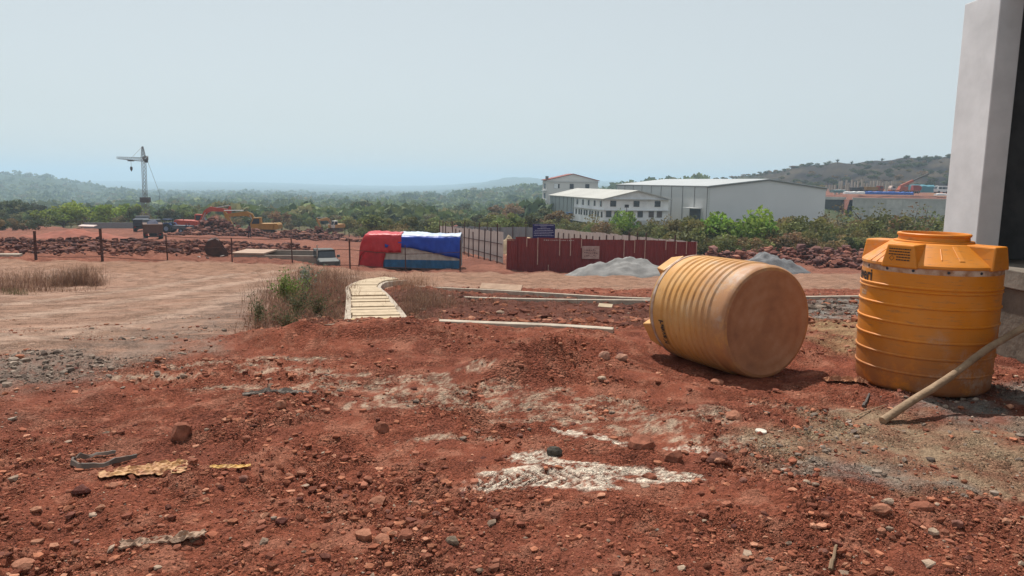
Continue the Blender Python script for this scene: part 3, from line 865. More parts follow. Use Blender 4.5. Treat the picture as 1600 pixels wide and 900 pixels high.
def standing_tank():
    R = .512
    loc = P(1441, 560, 6.10)
    t = empty('water_tank', (loc.x, 6.10, hd(loc.x, 6.10) - .004), -math.atan2(loc.x, 6.10), 'upright orange plastic water tank with scuffed ribs beside the building plinth', 'water tank')
    ribs = (.165, .30, .43, .56, .695, .815, .845)
    MB().lathe(tank_profile(R, .955, ribs, .011, .0085, .972), 96).build('barrel', TANK_A, t, smooth=True, angle=50)
    band = mat('worn_pale_band', (.60, .44, .34), .7, (.34, .16, .08), 9, detail=8, mix=(.42, .66))
    MB().lathe([(R - .012, .953), (R - .002, .955), (R - .002, .999), (R - .012, 1.001)], 96, False, False).build('band', band, t, smooth=True)
    for k, a in enumerate((-2.62, -1.80, -1.33, -.85, -2.2)):
        p = Vector((math.cos(a), math.sin(a), 0)) * (R - .004)
        MB().tube([p + Vector((0, 0, .978)), p * 1.012 + Vector((0, 0, .978))], .011, 10).build('bolt', mat('dark_bolt', (.05, .055, .07), .5), t)
    # lid: sloping shoulder, four square blocks, open neck
    MB().lathe([(R - .004, .997), (R + .006, 1.003), (R + .006, 1.022), (R - .012, 1.04), (.325, 1.168), (.322, 1.172), (.305, 1.176), (.292, 1.18), (.292, 1.19), (.262, 1.196)], 96, False, False).build('shoulder', TANK_A, t, smooth=True, angle=35)
    for az in (-math.pi / 2 - .44, -.44, math.pi / 2 - .44, math.pi - .44):
        mb = MB(); block(mb, az, R + .010, 1.012, 1.175, .145, .27)
        mb.build('lid_block', TANK_A, t, bevel=.012)
    neck = MB().lathe([(.262, 1.186), (.258, 1.225), (.268, 1.232), (.270, 1.246), (.262, 1.252), (.240, 1.252), (.232, 1.236), (.232, 1.10), (.01, 1.10)], 72, False, True).build('neck', TANK_A, t, smooth=True, angle=35)
    # moulded rib and tongue on the sloping shoulder
    def slope(a, r, lift):
        z = 1.04 + (R - .012 - r) / (R - .012 - .325) * .128
        return Vector((r * math.cos(a), r * math.sin(a), z + lift))
    for a, wd, r0, r1 in ((-1.42, .012, .36, .47), (-1.12, .045, .335, .475), (-2.55, .010, .34, .52), (-2.40, .008, .42, .52)):
        mb = MB()
        o = wd / .42
        A = [slope(a - o * .5, r0, -.005), slope(a + o * .5, r0, -.005), slope(a + o * .4, r1, -.005), slope(a - o * .4, r1, -.005)]
        B = [slope(a - o * .5, r0, .007), slope(a + o * .5, r0, .007), slope(a + o * .4, r1, .007), slope(a - o * .4, r1, .007)]
        mb.hexa(A + B).build('moulded_rib', TANK_A, t, bevel=.004)
    # print on the front block: five lines of small type and a diamond
    az = -math.pi / 2 - .44
    c, s = math.cos(az), math.sin(az); rr = random.Random(3)
    mb = MB()
    def q(u, z, e=0):
        f = (z - .992) / .183; r = R + .012 - .01 * max(0, min(1, f)) + .0016 + e
        return (r * c - u * s, r * s + u * c, z)
    for k in range(5):
        z = 1.135 - k * .021; u = -.085 + (.062 if k >= 3 else 0)
        while u < .075:
            w = rr.uniform(.008, .022); mb.add([q(u, z), q(u + w, z), q(u + w, z + .0085), q(u, z + .0085)], [(0, 1, 2, 3)]); u += w + .004
    for a in range(4):
        p0 = (-.058 + .02 * math.cos(a * math.pi / 2), 1.066 + .02 * math.sin(a * math.pi / 2)); p1 = (-.058 + .02 * math.cos((a + 1) * math.pi / 2), 1.066 + .02 * math.sin((a + 1) * math.pi / 2))
        mb.add([q(p0[0], p0[1] - .002), q(p1[0], p1[1] - .002), q(p1[0], p1[1] + .002), q(p0[0], p0[1] + .002)], [(0, 1, 2, 3)])
    mb.build('printed_text', PRINT, t)
    link_mesh('lettering', bent_text('Kaveri', .135, R + .0022, -2.50, .862), PRINT, t)
    pale = mat('worn_print', (.50, .40, .32), .8, (.45, .2, .05), 40)
    mb = MB()
    for i in range(6):
        a0 = -2.80 + i * .03
        for zz in (.735, .757):
            mb.add([((R + .002) * math.cos(a), (R + .002) * math.sin(a), z) for a, z in ((a0, zz), (a0 + .024, zz), (a0 + .024, zz + .016), (a0, zz + .016))], [(0, 1, 2, 3)])
    mb.build('small_print', pale, t)
    return t
standing_tank()

def lying_tank():
    R = .50
    A = P(1200, 505, 6.32); B = P(1072, 477, 7.32)
    ax = (B - A).normalized()
    t = empty('water_tank', A, 0, 'faded orange plastic water tank lying on its side with dusty round bottom', 'water tank')
    t.rotation_euler = ax.to_track_quat('Z', 'X').to_euler()
    g = max(hd(A.x + ax.x * k, A.y + ax.y * k) for k in (.1, .4, .8))
    t.location.z = g + R + .013 - .03
    ribs = [.215 + .080 * i for i in range(9)]
    prof = [(R - .045, .0), (R - .02, .006), (R - .006, .022), (R, .05), (R, .15)]
    for rz in ribs:
        prof += [(R + .000, rz - .034), (R + .013, rz - .018), (R + .013, rz + .012), (R + .001, rz + .026)]
    prof += [(R + .004, .93), (R + .004, .965)]
    MB().lathe(prof, 96, False, False).build('barrel', TANK_B, t, smooth=True, angle=30)
    cp = [(R - .045, .0), (R - .07, .006)]
    for k in range(5):
        r = R - .09 - k * .075
        cp += [(r, .010 + .004 * k), (r - .02, .0115 + .004 * k), (r - .03, .0105 + .004 * k)]
    cp += [(.06, .028), (.05, .026), (.002, .026)]
    MB().lathe(cp, 96, False, True).build('bottom', cap_mat(), t, smooth=True, angle=60)
    MB().lathe([(R + .002, .965), (R + .010, .968), (R + .010, 1.0), (R + .002, 1.004)], 96, False, False).build('band', mat('worn_grey_band', (.46, .36, .30), .7, (.30, .15, .08), 9), t, smooth=True)
    MB().lathe([(R + .002, 1.002), (R + .006, 1.02), (R - .02, 1.05), (.30, 1.17), (.27, 1.18), (.245, 1.185), (.24, 1.235), (.225, 1.245), (.22, 1.2), (.01, 1.2)], 96, False, True).build('shoulder', TANK_B, t, smooth=True, angle=35)
    for az in (1.05, 1.05 + math.pi / 2, 1.05 + math.pi, 1.05 - math.pi / 2):
        mb = MB(); block(mb, az, R + .008, 1.02, 1.16, .14, .26); mb.build('lid_block', TANK_B, t, bevel=.012)
    # worn black lettering running round the barrel
    inv = t.rotation_euler.to_matrix().inverted()
    v = inv @ (Vector((-.55, -.70, -.42))); az = math.atan2(v.y, v.x)
    me = bent_text('Kaveri', .10, R + .016, az + .35, .80)
    link_mesh('lettering', me, mat('worn_black_print', (.05, .04, .035), .8, (.40, .2, .06), 30, mix=(.42, .5)), t)
    return t
lying_tank()

# ================================================================== BUILDING CORNER (right edge)
def building():
    X = 4.72
    t = empty('building', (X, 7.4, 0), 0, 'white plastered pillar of a building standing on a dark concrete plinth', 'building')
    plaster = mat('grey_white_plaster', (.74, .74, .75), .9, (.58, .58, .585), 1.6, .06, 25, detail=10, mix=(.3, .6))
    conc = mat('rough_dark_concrete', (.17, .135, .105), .95, (.09, .07, .055), 2.6, .5, 18, detail=9, mix=(.38, .62))
    dark = mat('shade_dark_cement', (.11, .11, .115), .95)  # room's shade put into the cement colour, darker than plain cement
    def bx(name, m, x0, x1, y0, y1, z0, z1, bev=.006):
        return MB().box(x0 - X, x1 - X, y0 - 7.4, y1 - 7.4, z0, z1).build(name, m, t, bevel=bev)
    top = .86
    bx('pillar', plaster, X, X + .235, 7.60, 8.20, top, 3.53, .008)
    # masonry above the pillar, each laterite block its own piece
    lat = mat('laterite_masonry', (.17, .07, .055), .95, (.07, .035, .03), 8, .8, 30)
    y = 3.2
    k = 0
    while y < 7.7:
        for c in range(3):
            y0 = y + (.19 if c % 2 else 0)
            bx('laterite_block', lat, X + .045 + random.uniform(-.006, .006), X + .225, y0, min(y0 + .375, 8.16), 3.56 + c * .2, 3.56 + c * .2 + .19, .006)
        y += .38
    bx('plinth', conc, X + .02, X + .32, 1.2, 8.3, -.15, .68)
    bx('floor_slab', mat('floor_concrete', (.24, .20, .165), .9, (.15, .125, .10), 3, .3, 20), X - .03, 12.0, 1.2, 8.3, .683, top, .01)
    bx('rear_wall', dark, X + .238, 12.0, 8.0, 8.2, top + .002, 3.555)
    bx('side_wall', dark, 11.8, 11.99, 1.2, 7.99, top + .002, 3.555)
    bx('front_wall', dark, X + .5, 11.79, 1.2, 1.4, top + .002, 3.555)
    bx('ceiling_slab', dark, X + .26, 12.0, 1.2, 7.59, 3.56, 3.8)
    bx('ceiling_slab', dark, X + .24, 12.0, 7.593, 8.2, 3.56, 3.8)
    bx('pillar', plaster, X, X + .24, 3.2, 3.75, top, 3.53, .008)
building()

# ================================================================== TIMBER POLE
def pole():
    a = P(1378, 668, 4.98); a.z = hd(a.x, a.y) + .02
    b = P(1600, 513, 5.68)
    e = a + (b - a) * 1.56
    n = 16; pts = []; rad = []
    for i in range(n):
        f = i / (n - 1)
        p = a.lerp(e, f); p.z += .014 * math.sin(f * 3.1) + .008 * math.sin(f * 17); p.x += .01 * math.sin(f * 9)
        pts.append(p); rad.append(.029 - .004 * f + .004 * math.sin(i * 2.1) * (i % 5 == 0))
    o = MB().tube(pts, rad, 14).build('timber_pole', mat('weathered_timber', (.36, .25, .16), .85, (.20, .13, .08), 7, .5, 22, detail=9), smooth=True)
    tag(o, 'bare wooden pole leaning from the ground against the plinth', 'pole')
pole()

# ================================================================== LITTER IN THE FOREGROUND
def crumple(name, cx, cy, L, W, ang, m, label, cat, seed, lift=.02, ragged=.45, nn=(34, 16), thick=.003):
    r = np.random.default_rng(seed)
    u, v = np.meshgrid(np.linspace(-1, 1, nn[0]), np.linspace(-1, 1, nn[1]))
    u = u.ravel(); v = v.ravel()
    edge = 1 - ragged * np.abs(fbm(u * 2.3 + seed, np.sign(v) * 3 + seed, seed, 3)) * 1.6
    vx = u * L / 2 * (1 + .12 * fbm(v * 3 + 9, u * 0 + seed, seed + 1, 2)); vy = v * W / 2 * np.clip(edge, .12, 1) + .25 * W * fbm(u * 1.5, u * 0, seed + 2, 2)
    x = cx + vx * math.cos(ang) - vy * math.sin(ang); y = cy + vx * math.sin(ang) + vy * math.cos(ang)
    z = H1(x, y) + .016 + lift * np.abs(fbm(vx * 6 + vy * 9, vy * 38 - vx * 5, seed + 4, 5, .65)) * (1 - .6 * np.maximum(np.abs(u), np.abs(v)) ** 4)
    nu = nn[0]; i = (np.arange(nn[1] - 1)[:, None] * nu + np.arange(nu - 1)[None]).ravel()
    me = np_mesh(name, np.stack([x, y, z], 1), np.stack([i, i + 1, i + nu + 1, i + nu], 1), smooth=False)
    o = link_mesh(name, me, m)
    md = o.modifiers.new('thickness', 'SOLIDIFY'); md.thickness = thick
    return tag(o, label, cat)
PLAST = mat('dirty_yellow_plastic', (.56, .33, .15), .6, (.36, .16, .08), 14, .3, 40)
g = G(225, 745); crumple('plastic_sheet', g.x, g.y, .42, .15, .22, PLAST, 'torn dusty yellow plastic sheet half buried at lower left', 'plastic sheet', 31, .018)
g = G(262, 735); crumple('plastic_scrap', g.x, g.y, .20, .09, .55, PLAST, 'folded yellow plastic scrap at the end of the torn sheet', 'plastic scrap', 32, .03, nn=(18, 10))
g = G(360, 733); crumple('plastic_scrap', g.x, g.y, .21, .045, .2, mat('bright_yellow_plastic', (.62, .36, .07), .6, (.45, .26, .12), 16), 'narrow yellow plastic scrap alone on the red earth', 'plastic scrap', 33, .018, nn=(20, 7))
BARK = mat('dry_wood_scrap', (.40, .27, .19), .9, (.22, .13, .09), 14, .5, 40)
g = G(255, 853); crumple('bark_scrap', g.x, g.y, .34, .075, .28, BARK, 'ragged flat bark scrap on the ground at lower left', 'wood scrap', 34, .03, .6, (30, 8), .008)
g = G(432, 622); crumple('bark_scrap', g.x, g.y, .46, .06, .18, mat('grey_wood_scrap', (.30, .26, .22), .9, (.17, .13, .11), 14, .5, 40), 'grey splintered board lying on the dusty ground at left', 'wood scrap', 35, .035, .5, (30, 8), .012)
g = G(1320, 598); crumple('rag', g.x, g.y, .34, .10, -.1, mat('dusty_orange_cloth', (.46, .22, .12), .9, (.30, .13, .075), 12), 'crumpled dusty orange rag beside the upright tank foot', 'rag', 36, .05, .3, (26, 14))
def stick(px0, py0, px1, py1, r, label, c=(.24, .16, .1), lift=.012):
    a = G(px0, py0); b = G(px1, py1)
    pts = []
    for i in range(6):
        p = a.lerp(b, i / 5); p.z = hd(p.x, p.y) + lift + .006 * math.sin(i * 2); pts.append(p)
    tag(MB().tube(pts, [r * (1 - .08 * i) for i in range(6)], 7).build('stick', mat('dry_stick%d' % (c[0] * 100), c, .9, None, 20), smooth=True), label, 'stick')
stick(1297, 897, 1306, 862, .010, 'short brown stick in the rubble at the bottom edge')
stick(1349, 634, 1358, 620, .012, 'dark short stick on the ground before the upright tank', (.12, .1, .09))
stick(1392, 671, 1424, 678, .005, 'thin pale twig beside the foot of the leaning pole', (.42, .28, .19))
stick(1335, 655, 1385, 632, .004, 'long thin straw lying in front of the upright tank', (.4, .3, .2))
# black rubber strip bent in a loop
def rubber():
    pts = [G(*p) for p in ((180, 716), (150, 722), (118, 730), (112, 738), (130, 741), (170, 737), (213, 722))]
    fine = []
    for i in range(len(pts) - 1):
        for k in range(5): fine.append(pts[i].lerp(pts[i + 1], k / 5))
    fine.append(pts[-1])
    h = [.012 if i < 8 else .022 for i in range(len(fine))]
    mb = MB(); n = len(fine)
    for i, p in enumerate(fine):
        d = (fine[min(i + 1, n - 1)] - fine[max(i - 1, 0)]); d.z = 0; d.normalize(); s = Vector((-d.y, d.x, 0)) * .006
        z = hd(p.x, p.y) + .012; hh = h[i] + .004 * math.sin(i)
        mb.v += [tuple(Vector((p.x, p.y, z)) + s), tuple(Vector((p.x, p.y, z)) - s), tuple(Vector((p.x, p.y, z + hh)) - s + Vector((0, .012, 0))), tuple(Vector((p.x, p.y, z + hh)) + s + Vector((0, .012, 0)))]
    for i in range(n - 1):
        a = i * 4
        for j in range(4): mb.f.append((a + j, a + (j + 1) % 4, a + 4 + (j + 1) % 4, a + 4 + j))
    mb.f += [(3, 2, 1, 0), (4 * n - 4, 4 * n - 3, 4 * n - 2, 4 * n - 1)]
    tag(mb.build('rubber_strip', mat('dusty_black_rubber', (.10, .085, .075), .8, (.18, .11, .08), 14), smooth=True), 'dark rubber strip bent in a loop at lower left', 'rubber strip')
rubber()
g = G(1189, 676); o = MB().lathe([(.001, 0), (.036, 0), (.038, .004), (.036, .012), (.001, .013)], 24, False, False).build('bottle_lid', mat('white_plastic_lid', (.72, .66, .56), .5), None, (g.x, g.y, hd(g.x, g.y) + .004), (.06, .08, 0), smooth=True)
tag(o, 'small round white lid on the ground before the lying tank', 'lid')

# ================================================================== DRAINS, KERB, SLABS
CONC = mat('site_concrete', (.46, .39, .31), .9, (.30, .24, .19), 5, .3, 25)
SLABM = mat('precast_slab', (.50, .39, .27), .9, (.38, .29, .195), 6, .25, 30)
def smooth_path(pts, n):
    """Catmull-Rom through the points"""
    out = []
    for i in range(len(pts) - 1):
        p0, p1, p2, p3 = pts[max(i - 1, 0)], pts[i], pts[i + 1], pts[min(i + 2, len(pts) - 1)]
        for k in range(n):
            t = k / n
            out.append(.5 * ((2 * p1) + (p2 - p0) * t + (2 * p0 - 5 * p1 + 4 * p2 - p3) * t * t + (3 * p1 - p0 - 3 * p2 + p3) * t ** 3))
    out.append(pts[-1]); return out

def strip_wall(name, pts, w, h, m, parent, sink=.5):
    """low wall following a path; pts are its top centre line"""
    mb = MB(); n = len(pts)
    for i, p in enumerate(pts):
        d = pts[min(i + 1, n - 1)] - pts[max(i - 1, 0)]; d.z = 0; d.normalize(); s = Vector((-d.y, d.x, 0)) * w / 2
        dn = Vector((0, 0, h))
        mb.v += [tuple(p + s), tuple(p - s), tuple(p - s - dn), tuple(p + s - dn)]
    for i in range(n - 1):
        a = i * 4
        for j in range(4): mb.f.append((a + j, a + (j + 1) % 4, a + 4 + (j + 1) % 4, a + 4 + j))
    mb.f += [(3, 2, 1, 0), (4 * n - 4, 4 * n - 3, 4 * n - 2, 4 * n - 1)]
    return mb.build(name, m, parent, bevel=.012)

def covered_drain():
    ctr = [(591, 503, 12.0, .86), (583, 478, 15.2, .90), (574, 457, 20.0, .95), (568, 446, 24.2, .95), (582, 438, 27.5, .92), (606, 435, 28.8, .9), (626, 433.5, 29.2, .9)]
    pts = [P(a, b, d) for a, b, d, w in ctr]; wid = [c[3] for c in ctr]
    base = pts[0].copy()
    t = empty('covered_drain', base, 0, 'curving drain covered with pale precast concrete slabs', 'drain')
    path = smooth_path([p - base for p in pts], 24)
    # walk along the path and lay one slab every 0.62 m
    acc = [0]
    for i in range(1, len(path)): acc.append(acc[-1] + (path[i] - path[i - 1]).length)
    def at(s):
        s = max(0, min(acc[-1] - 1e-4, s))
        i = max(k for k in range(len(acc)) if acc[k] <= s); i = min(i, len(path) - 2)
        f = (s - acc[i]) / max(1e-6, acc[i + 1] - acc[i]); p = path[i].lerp(path[i + 1], f)
        d = (path[min(i + 3, len(path) - 1)] - path[max(i - 3, 0)]); return p, d.normalized()
    s = 0; k = 0; L = .46
    while s + L < acc[-1]:
        p0, d0 = at(s + .012); p1, d1 = at(s + L - .012)
        w = .43
        q = []
        j = random.uniform(-.02, .02); up = random.uniform(-.02, .02)
        for p, d in ((p0, d0), (p1, d1)):
            n = Vector((d.y, -d.x, 0)).normalized(); q.append((p - n * (w + j), p + n * (w - j)))
        b = Vector((0, 0, -.09)); tv = Vector((0, 0, up)); tilt = Vector((0, 0, random.uniform(-.012, .012)))
        MB().hexa([q[0][0] + b, q[0][1] + b, q[1][1] + b, q[1][0] + b, q[0][0] + tv, q[0][1] + tv, q[1][1] + tv + tilt, q[1][0] + tv + tilt]).build('slab', SLABM if k else mat('yellowed_slab', (.52, .38, .16), .9, (.42, .30, .14), 6), t, bevel=.01)
        s += L; k += 1
    for sgn in (-1, 1):
        side = []
        for i in range(0, len(path), 3):
            d = path[min(i + 3, len(path) - 1)] - path[max(i - 3, 0)]; n = Vector((d.y, -d.x, 0)).normalized()
            side.append(path[i] + n * sgn * .50 + Vector((0, 0, -.045)))
        strip_wall('side_wall', side, .12, .75, CONC, t)
covered_drain()

def open_drain():
    far = [P(*a) for a in ((645, 447, 27.5), (740, 451, 25.5), (815, 455, 24), (1010, 465.5, 20.8), (1180, 464, 20.8), (1340, 462, 21.2), (1480, 462, 21.5))]
    nr = [P(*a) for a in ((680, 460.5, 22.6), (740, 464, 21.4), (860, 467, 20.4), (1010, 468.5, 19.7), (1180, 470, 19.5), (1480, 471, 19.6))]
    b = far[0].copy()
    t = empty('open_drain', b, 0, 'long open concrete drain channel below the dirt road', 'drain')
    strip_wall('channel_wall', smooth_path([p - b for p in far], 6), .14, .55, CONC, t)
    strip_wall('channel_wall', smooth_path([p - b for p in nr], 6), .14, .55, CONC, t)
open_drain()

def kerb():
    pts = [P(684, 518, 8.75), P(760, 521, 8.6), P(860, 526, 8.4), P(958, 530, 8.2)]
    for p in pts: p.z = hd(p.x, p.y) + .045
    o = strip_wall('kerb', smooth_path(pts, 4), .13, .25, CONC, None)
    tag(o, 'pale concrete kerb edging the red earth in mid ground', 'kerb')
kerb()

def board(name, px, py, d, L, W, T, rz, tilt, m, label, cat):
    p = P(px, py, d)
    o = MB().box(-L / 2, L / 2, -W / 2, W / 2, 0, T).build(name, m, None, (p.x, p.y, p.z), (tilt, random.uniform(-.02, .02), rz), bevel=.01)
    return tag(o, label, cat)
board('concrete_slab', 783, 451, 25.6, 1.45, .42, .08, -.16, .35, mat('pinkish_slab', (.40, .27, .19), .9, (.30, .19, .13), 5), 'loose tilted concrete slab propped above the open drain', 'concrete slab')
board('concrete_beam', 10, 400.5, 40, 1.6, .3, .14, .0, .1, CONC, 'pale concrete beam lying at the left edge beyond the road', 'concrete beam')
board('broken_board', 946, 478, 16.5, .32, .16, .02, -.3, .35, SLABM, 'small pale broken board in the rubble dip', 'board')

# ================================================================== DRY BRUSH AND WEEDS
def blades(cx, cy, n, hgt, spread, r, pal, lean=.35, w=.006, seg=3, zf=H1, fork=2):
    """thin curved stems with side twigs -> arrays"""
    x0 = cx + r.normal(size=n) * spread[0]; y0 = cy + r.normal(size=n) * spread[1]
    z0 = zf(x0, y0) - .02
    n_ = n; h = .62 * hgt * r.uniform(.3, 1.15, n); a = r.uniform(0, 6.283, n); le = np.abs(r.normal(size=n)) * lean
    V, Fq, C = [], [], []; off = 0
    col = np.array(pal)[r.integers(0, len(pal), n)] * r.uniform(.7, 1.25, (n, 1))
    def ribbon(x, y, z, hh, aa, ll, ww, cc):
        nonlocal off
        m = len(x); t = np.linspace(0, 1, seg + 1)
        wx, wy = np.cos(aa + 1.57 + r.uniform(-.8, .8, m)), np.sin(aa + 1.57)
        pts = []
        for k in range(seg + 1):
            bx = x + np.cos(aa) * ll * hh * t[k] ** 1.7; by = y + np.sin(aa) * ll * hh * t[k] ** 1.7; bz = z + hh * t[k] * (1 - .25 * ll * t[k])
            q = ww * (1 - .75 * t[k])
            pts.append(np.stack([bx - wx * q, by - wy * q, bz], 1)); pts.append(np.stack([bx + wx * q, by + wy * q, bz], 1))
        A = np.stack(pts, 1)                    # m, 2(seg+1), 3
        V.append(A.reshape(-1, 3)); C.append(np.repeat(cc, 2 * (seg + 1), 0))
        base = np.arange(m)[:, None] * 2 * (seg + 1) + off
        for k in range(seg):
            Fq.append(np.stack([base[:, 0] + 2 * k, base[:, 0] + 2 * k + 1, base[:, 0] + 2 * k + 3, base[:, 0] + 2 * k + 2], 1))
        off += m * 2 * (seg + 1)
    ribbon(x0, y0, z0, h, a, le, w, col)
    for f in range(fork):
        t = r.uniform(.35, .9, n)
        bx = x0 + np.cos(a) * le * h * t ** 1.7; by = y0 + np.sin(a) * le * h * t ** 1.7; bz = z0 + h * t * (1 - .25 * le * t)
        ribbon(bx, by, bz, h * r.uniform(.18, .4, n), r.uniform(0, 6.283, n), r.uniform(.4, 1.2, n), w * .8, col * r.uniform(.8, 1.25, (n, 1)))
    return np.concatenate(V), np.concatenate(Fq), np.concatenate(C)

def join_arr(lst):
    V, Fc, C = [], [], []; o = 0
    for v, f, c in lst: V.append(v); Fc.append(f + o); C.append(c); o += len(v)
    return np.concatenate(V), np.concatenate(Fc), np.concatenate(C)

STRAW = leaf_mat('dry_stems', (1, 1, 1), 0, 0, .3)
BROWN = [(.19, .095, .062), (.24, .125, .08), (.14, .07, .05), (.30, .18, .11), (.17, .10, .065)]
OLIVE = [(.14, .11, .05), (.10, .10, .04), (.2, .14, .07)]
rg = np.random.default_rng(77)
def brush(name, spots, label, cat=None, w=.006):
    arr = [blades(*s) if len(s) > 6 else blades(*s, rg, BROWN, w=w) for s in spots]
    V, Fc, C = join_arr(arr)
    return tag(link_mesh(name, np_mesh(name, V, Fc, C), STRAW), label, cat, kind='stuff')
def spot(px, py, n, h, sx, sy, pal=BROWN, lean=.35, w=.006, fork=2):
    x, y = GT(px, py); return (x, y, int(n * 1.1), h, (sx, sy), rg, pal, lean * 1.6, w * .62, 3, H1, fork)
# left edge clump
brush('dry_grass', [spot(120, 446, 520, .95, .30, .35), spot(95, 447, 420, .75, .35, .4), spot(135, 443, 300, 1.0, .16, .3), spot(60, 446, 300, .55, .4, .4), spot(45, 442, 200, .8, .25, .3), spot(20, 452, 420, .5, .45, .4), spot(0, 455, 300, .45, .4, .4),
                    spot(75, 455, 300, .35, .6, .25), spot(25, 460, 160, .28, .2, .15, OLIVE), spot(5, 440, 160, .7, .3, .3), spot(150, 447, 160, .5, .12, .2), spot(-30, 452, 300, .6, .4, .4)],
      'rust brown dry grass along the left road edge')
# brush between the road and the covered drain
brush('dry_brush', [spot(520, 440, 420, .95, .35, .8), spot(490, 448, 420, 1.0, .35, .7), spot(470, 455, 300, .9, .3, .6), spot(540, 447, 260, .7, .2, .6), spot(515, 462, 420, .75, .3, .6), spot(440, 470, 260, .75, .3, .5),
                    spot(480, 478, 420, .62, .32, .5), spot(450, 490, 420, .50, .28, .4), spot(500, 492, 300, .45, .26, .35), spot(425, 505, 260, .42, .16, .25), spot(410, 518, 160, .36, .10, .16), spot(530, 488, 160, .35, .12, .25),
                    spot(500, 436, 300, .8, .4, .9), spot(545, 436, 240, .8, .3, .9), spot(460, 505, 180, .32, .22, .18), spot(520, 478, 220, .5, .2, .4)],
      'rust brown dry brush between the road and the slab covered drain')
brush('dry_brush', [spot(640, 452, 220, .7, .25, .6, [(.30, .17, .10), (.25, .13, .08)]), spot(625, 446, 120, .8, .25, .6, [(.34, .2, .12), (.25, .13, .08)]), spot(655, 445, 130, .85, .25, .5, [(.34, .2, .12)]), spot(650, 470, 420, .75, .3, .6), spot(640, 484, 320, .55, .22, .4), spot(670, 480, 420, .6, .28, .5), spot(655, 495, 200, .4, .2, .3),
                    spot(690, 472, 160, .5, .3, .5), spot(720, 478, 110, .45, .3, .4), spot(770, 476, 80, .4, .3, .4), spot(870, 478, 60, .35, .3, .3), spot(930, 480, 40, .3, .3, .3), spot(700, 462, 120, .5, .4, .5), spot(600, 438, 90, .7, .5, .5)],
      'rust brown dry brush right of the slab covered drain')

def leafy(name, px, py, h, n, pal, label, seed, spread=.14, leaf=.035):
    """a bushy weed: stems with many small leaves"""
    r = np.random.default_rng(seed); x, y = GT(px, py); z = Hz(x, y)
    t = empty(name, (x, y, z), 0, label, 'weed', 'green weeds in the dry brush')
    mb = MB(); tips = []
    for i in range(9):
        a = r.uniform(0, 6.28); d = abs(r.normal()) * spread; q = h * r.uniform(.6, 1.05)
        pts = [(0, 0, -.03), (math.cos(a) * d * .4, math.sin(a) * d * .4, q * .5), (math.cos(a) * d * 1.4, math.sin(a) * d * 1.4, q)]
        mb.tube(pts, [.008, .006, .003], 5); tips.append((np.array(pts[0]), np.array(pts[1]), np.array(pts[2])))
    mb.build('stem', mat('weed_stem', (.16, .12, .06), .9), t)
    k = r.integers(0, 9, n); f = r.uniform(.25, 1.05, n)
    c = np.array([tips[i][0] * (1 - g) ** 2 + 2 * tips[i][1] * g * (1 - g) + tips[i][2] * g * g for i, g in zip(k, f)]) + r.normal(size=(n, 3)) * .045
    d1 = r.normal(size=(n, 3)); d1[:, 2] += .5; d1 /= np.linalg.norm(d1, axis=1)[:, None]
    d2 = np.cross(d1, r.normal(size=(n, 3))); d2 /= np.linalg.norm(d2, axis=1)[:, None]
    L = (leaf * r.uniform(.6, 1.3, n))[:, None]
    V = np.stack([c, c + d1 * L * .5 + d2 * L * .28, c + d1 * L, c + d1 * L * .5 - d2 * L * .28], 1).reshape(-1, 3)
    Fc = np.arange(n * 4).reshape(-1, 4)
    col = np.repeat(np.array(pal)[r.integers(0, len(pal), n)] * r.uniform(.7, 1.3, (n, 1)), 4, 0)
    tag(link_mesh('leaves', np_mesh('leaves', V, Fc, col), leaf_mat('weed_leaf', (1, 1, 1), 0, 0, .4), t), kind='stuff')
GRN = [(.13, .20, .04), (.17, .23, .06), (.09, .14, .035), (.2, .22, .07)]
DGR = [(.085, .10, .05), (.12, .12, .06), (.07, .085, .04), (.16, .13, .07)]
GGR = [(.20, .23, .17), (.26, .28, .22), (.12, .14, .09)]
leafy('weed_plant', 444, 478, .62, 900, GRN, 'bright green weed in the dry brush nearest the road', 1, .20, .045)
leafy('weed_plant', 458, 476, .50, 500, GRN, 'smaller bright green weed beside the brightest one in the brush', 8, .16, .045)
leafy('weed_plant', 482, 462, .75, 420, GGR, 'grey green weed with pale leaf heads in the brush', 2, .16, .06)
leafy('weed_plant', 463, 497, .36, 700, DGR, 'dark green low weed in front of the bright green one', 3, .17, .035)
leafy('weed_plant', 498, 497, .34, 600, DGR, 'dull green weed near the foot of the slab path', 4, .15, .035)
leafy('weed_plant', 406, 512, .45, 450, DGR, 'dark green weed at the gravel edge of the brush', 5, .08, .03)
leafy('weed_plant', 447, 512, .26, 500, DGR, 'low dull weed at the front edge of the brush', 6, .15, .03)
leafy('weed_plant', 476, 486, .40, 400, [(.06, .065, .04), (.09, .09, .05)], 'nearly black green weed in the middle of the brush', 7, .10, .035)

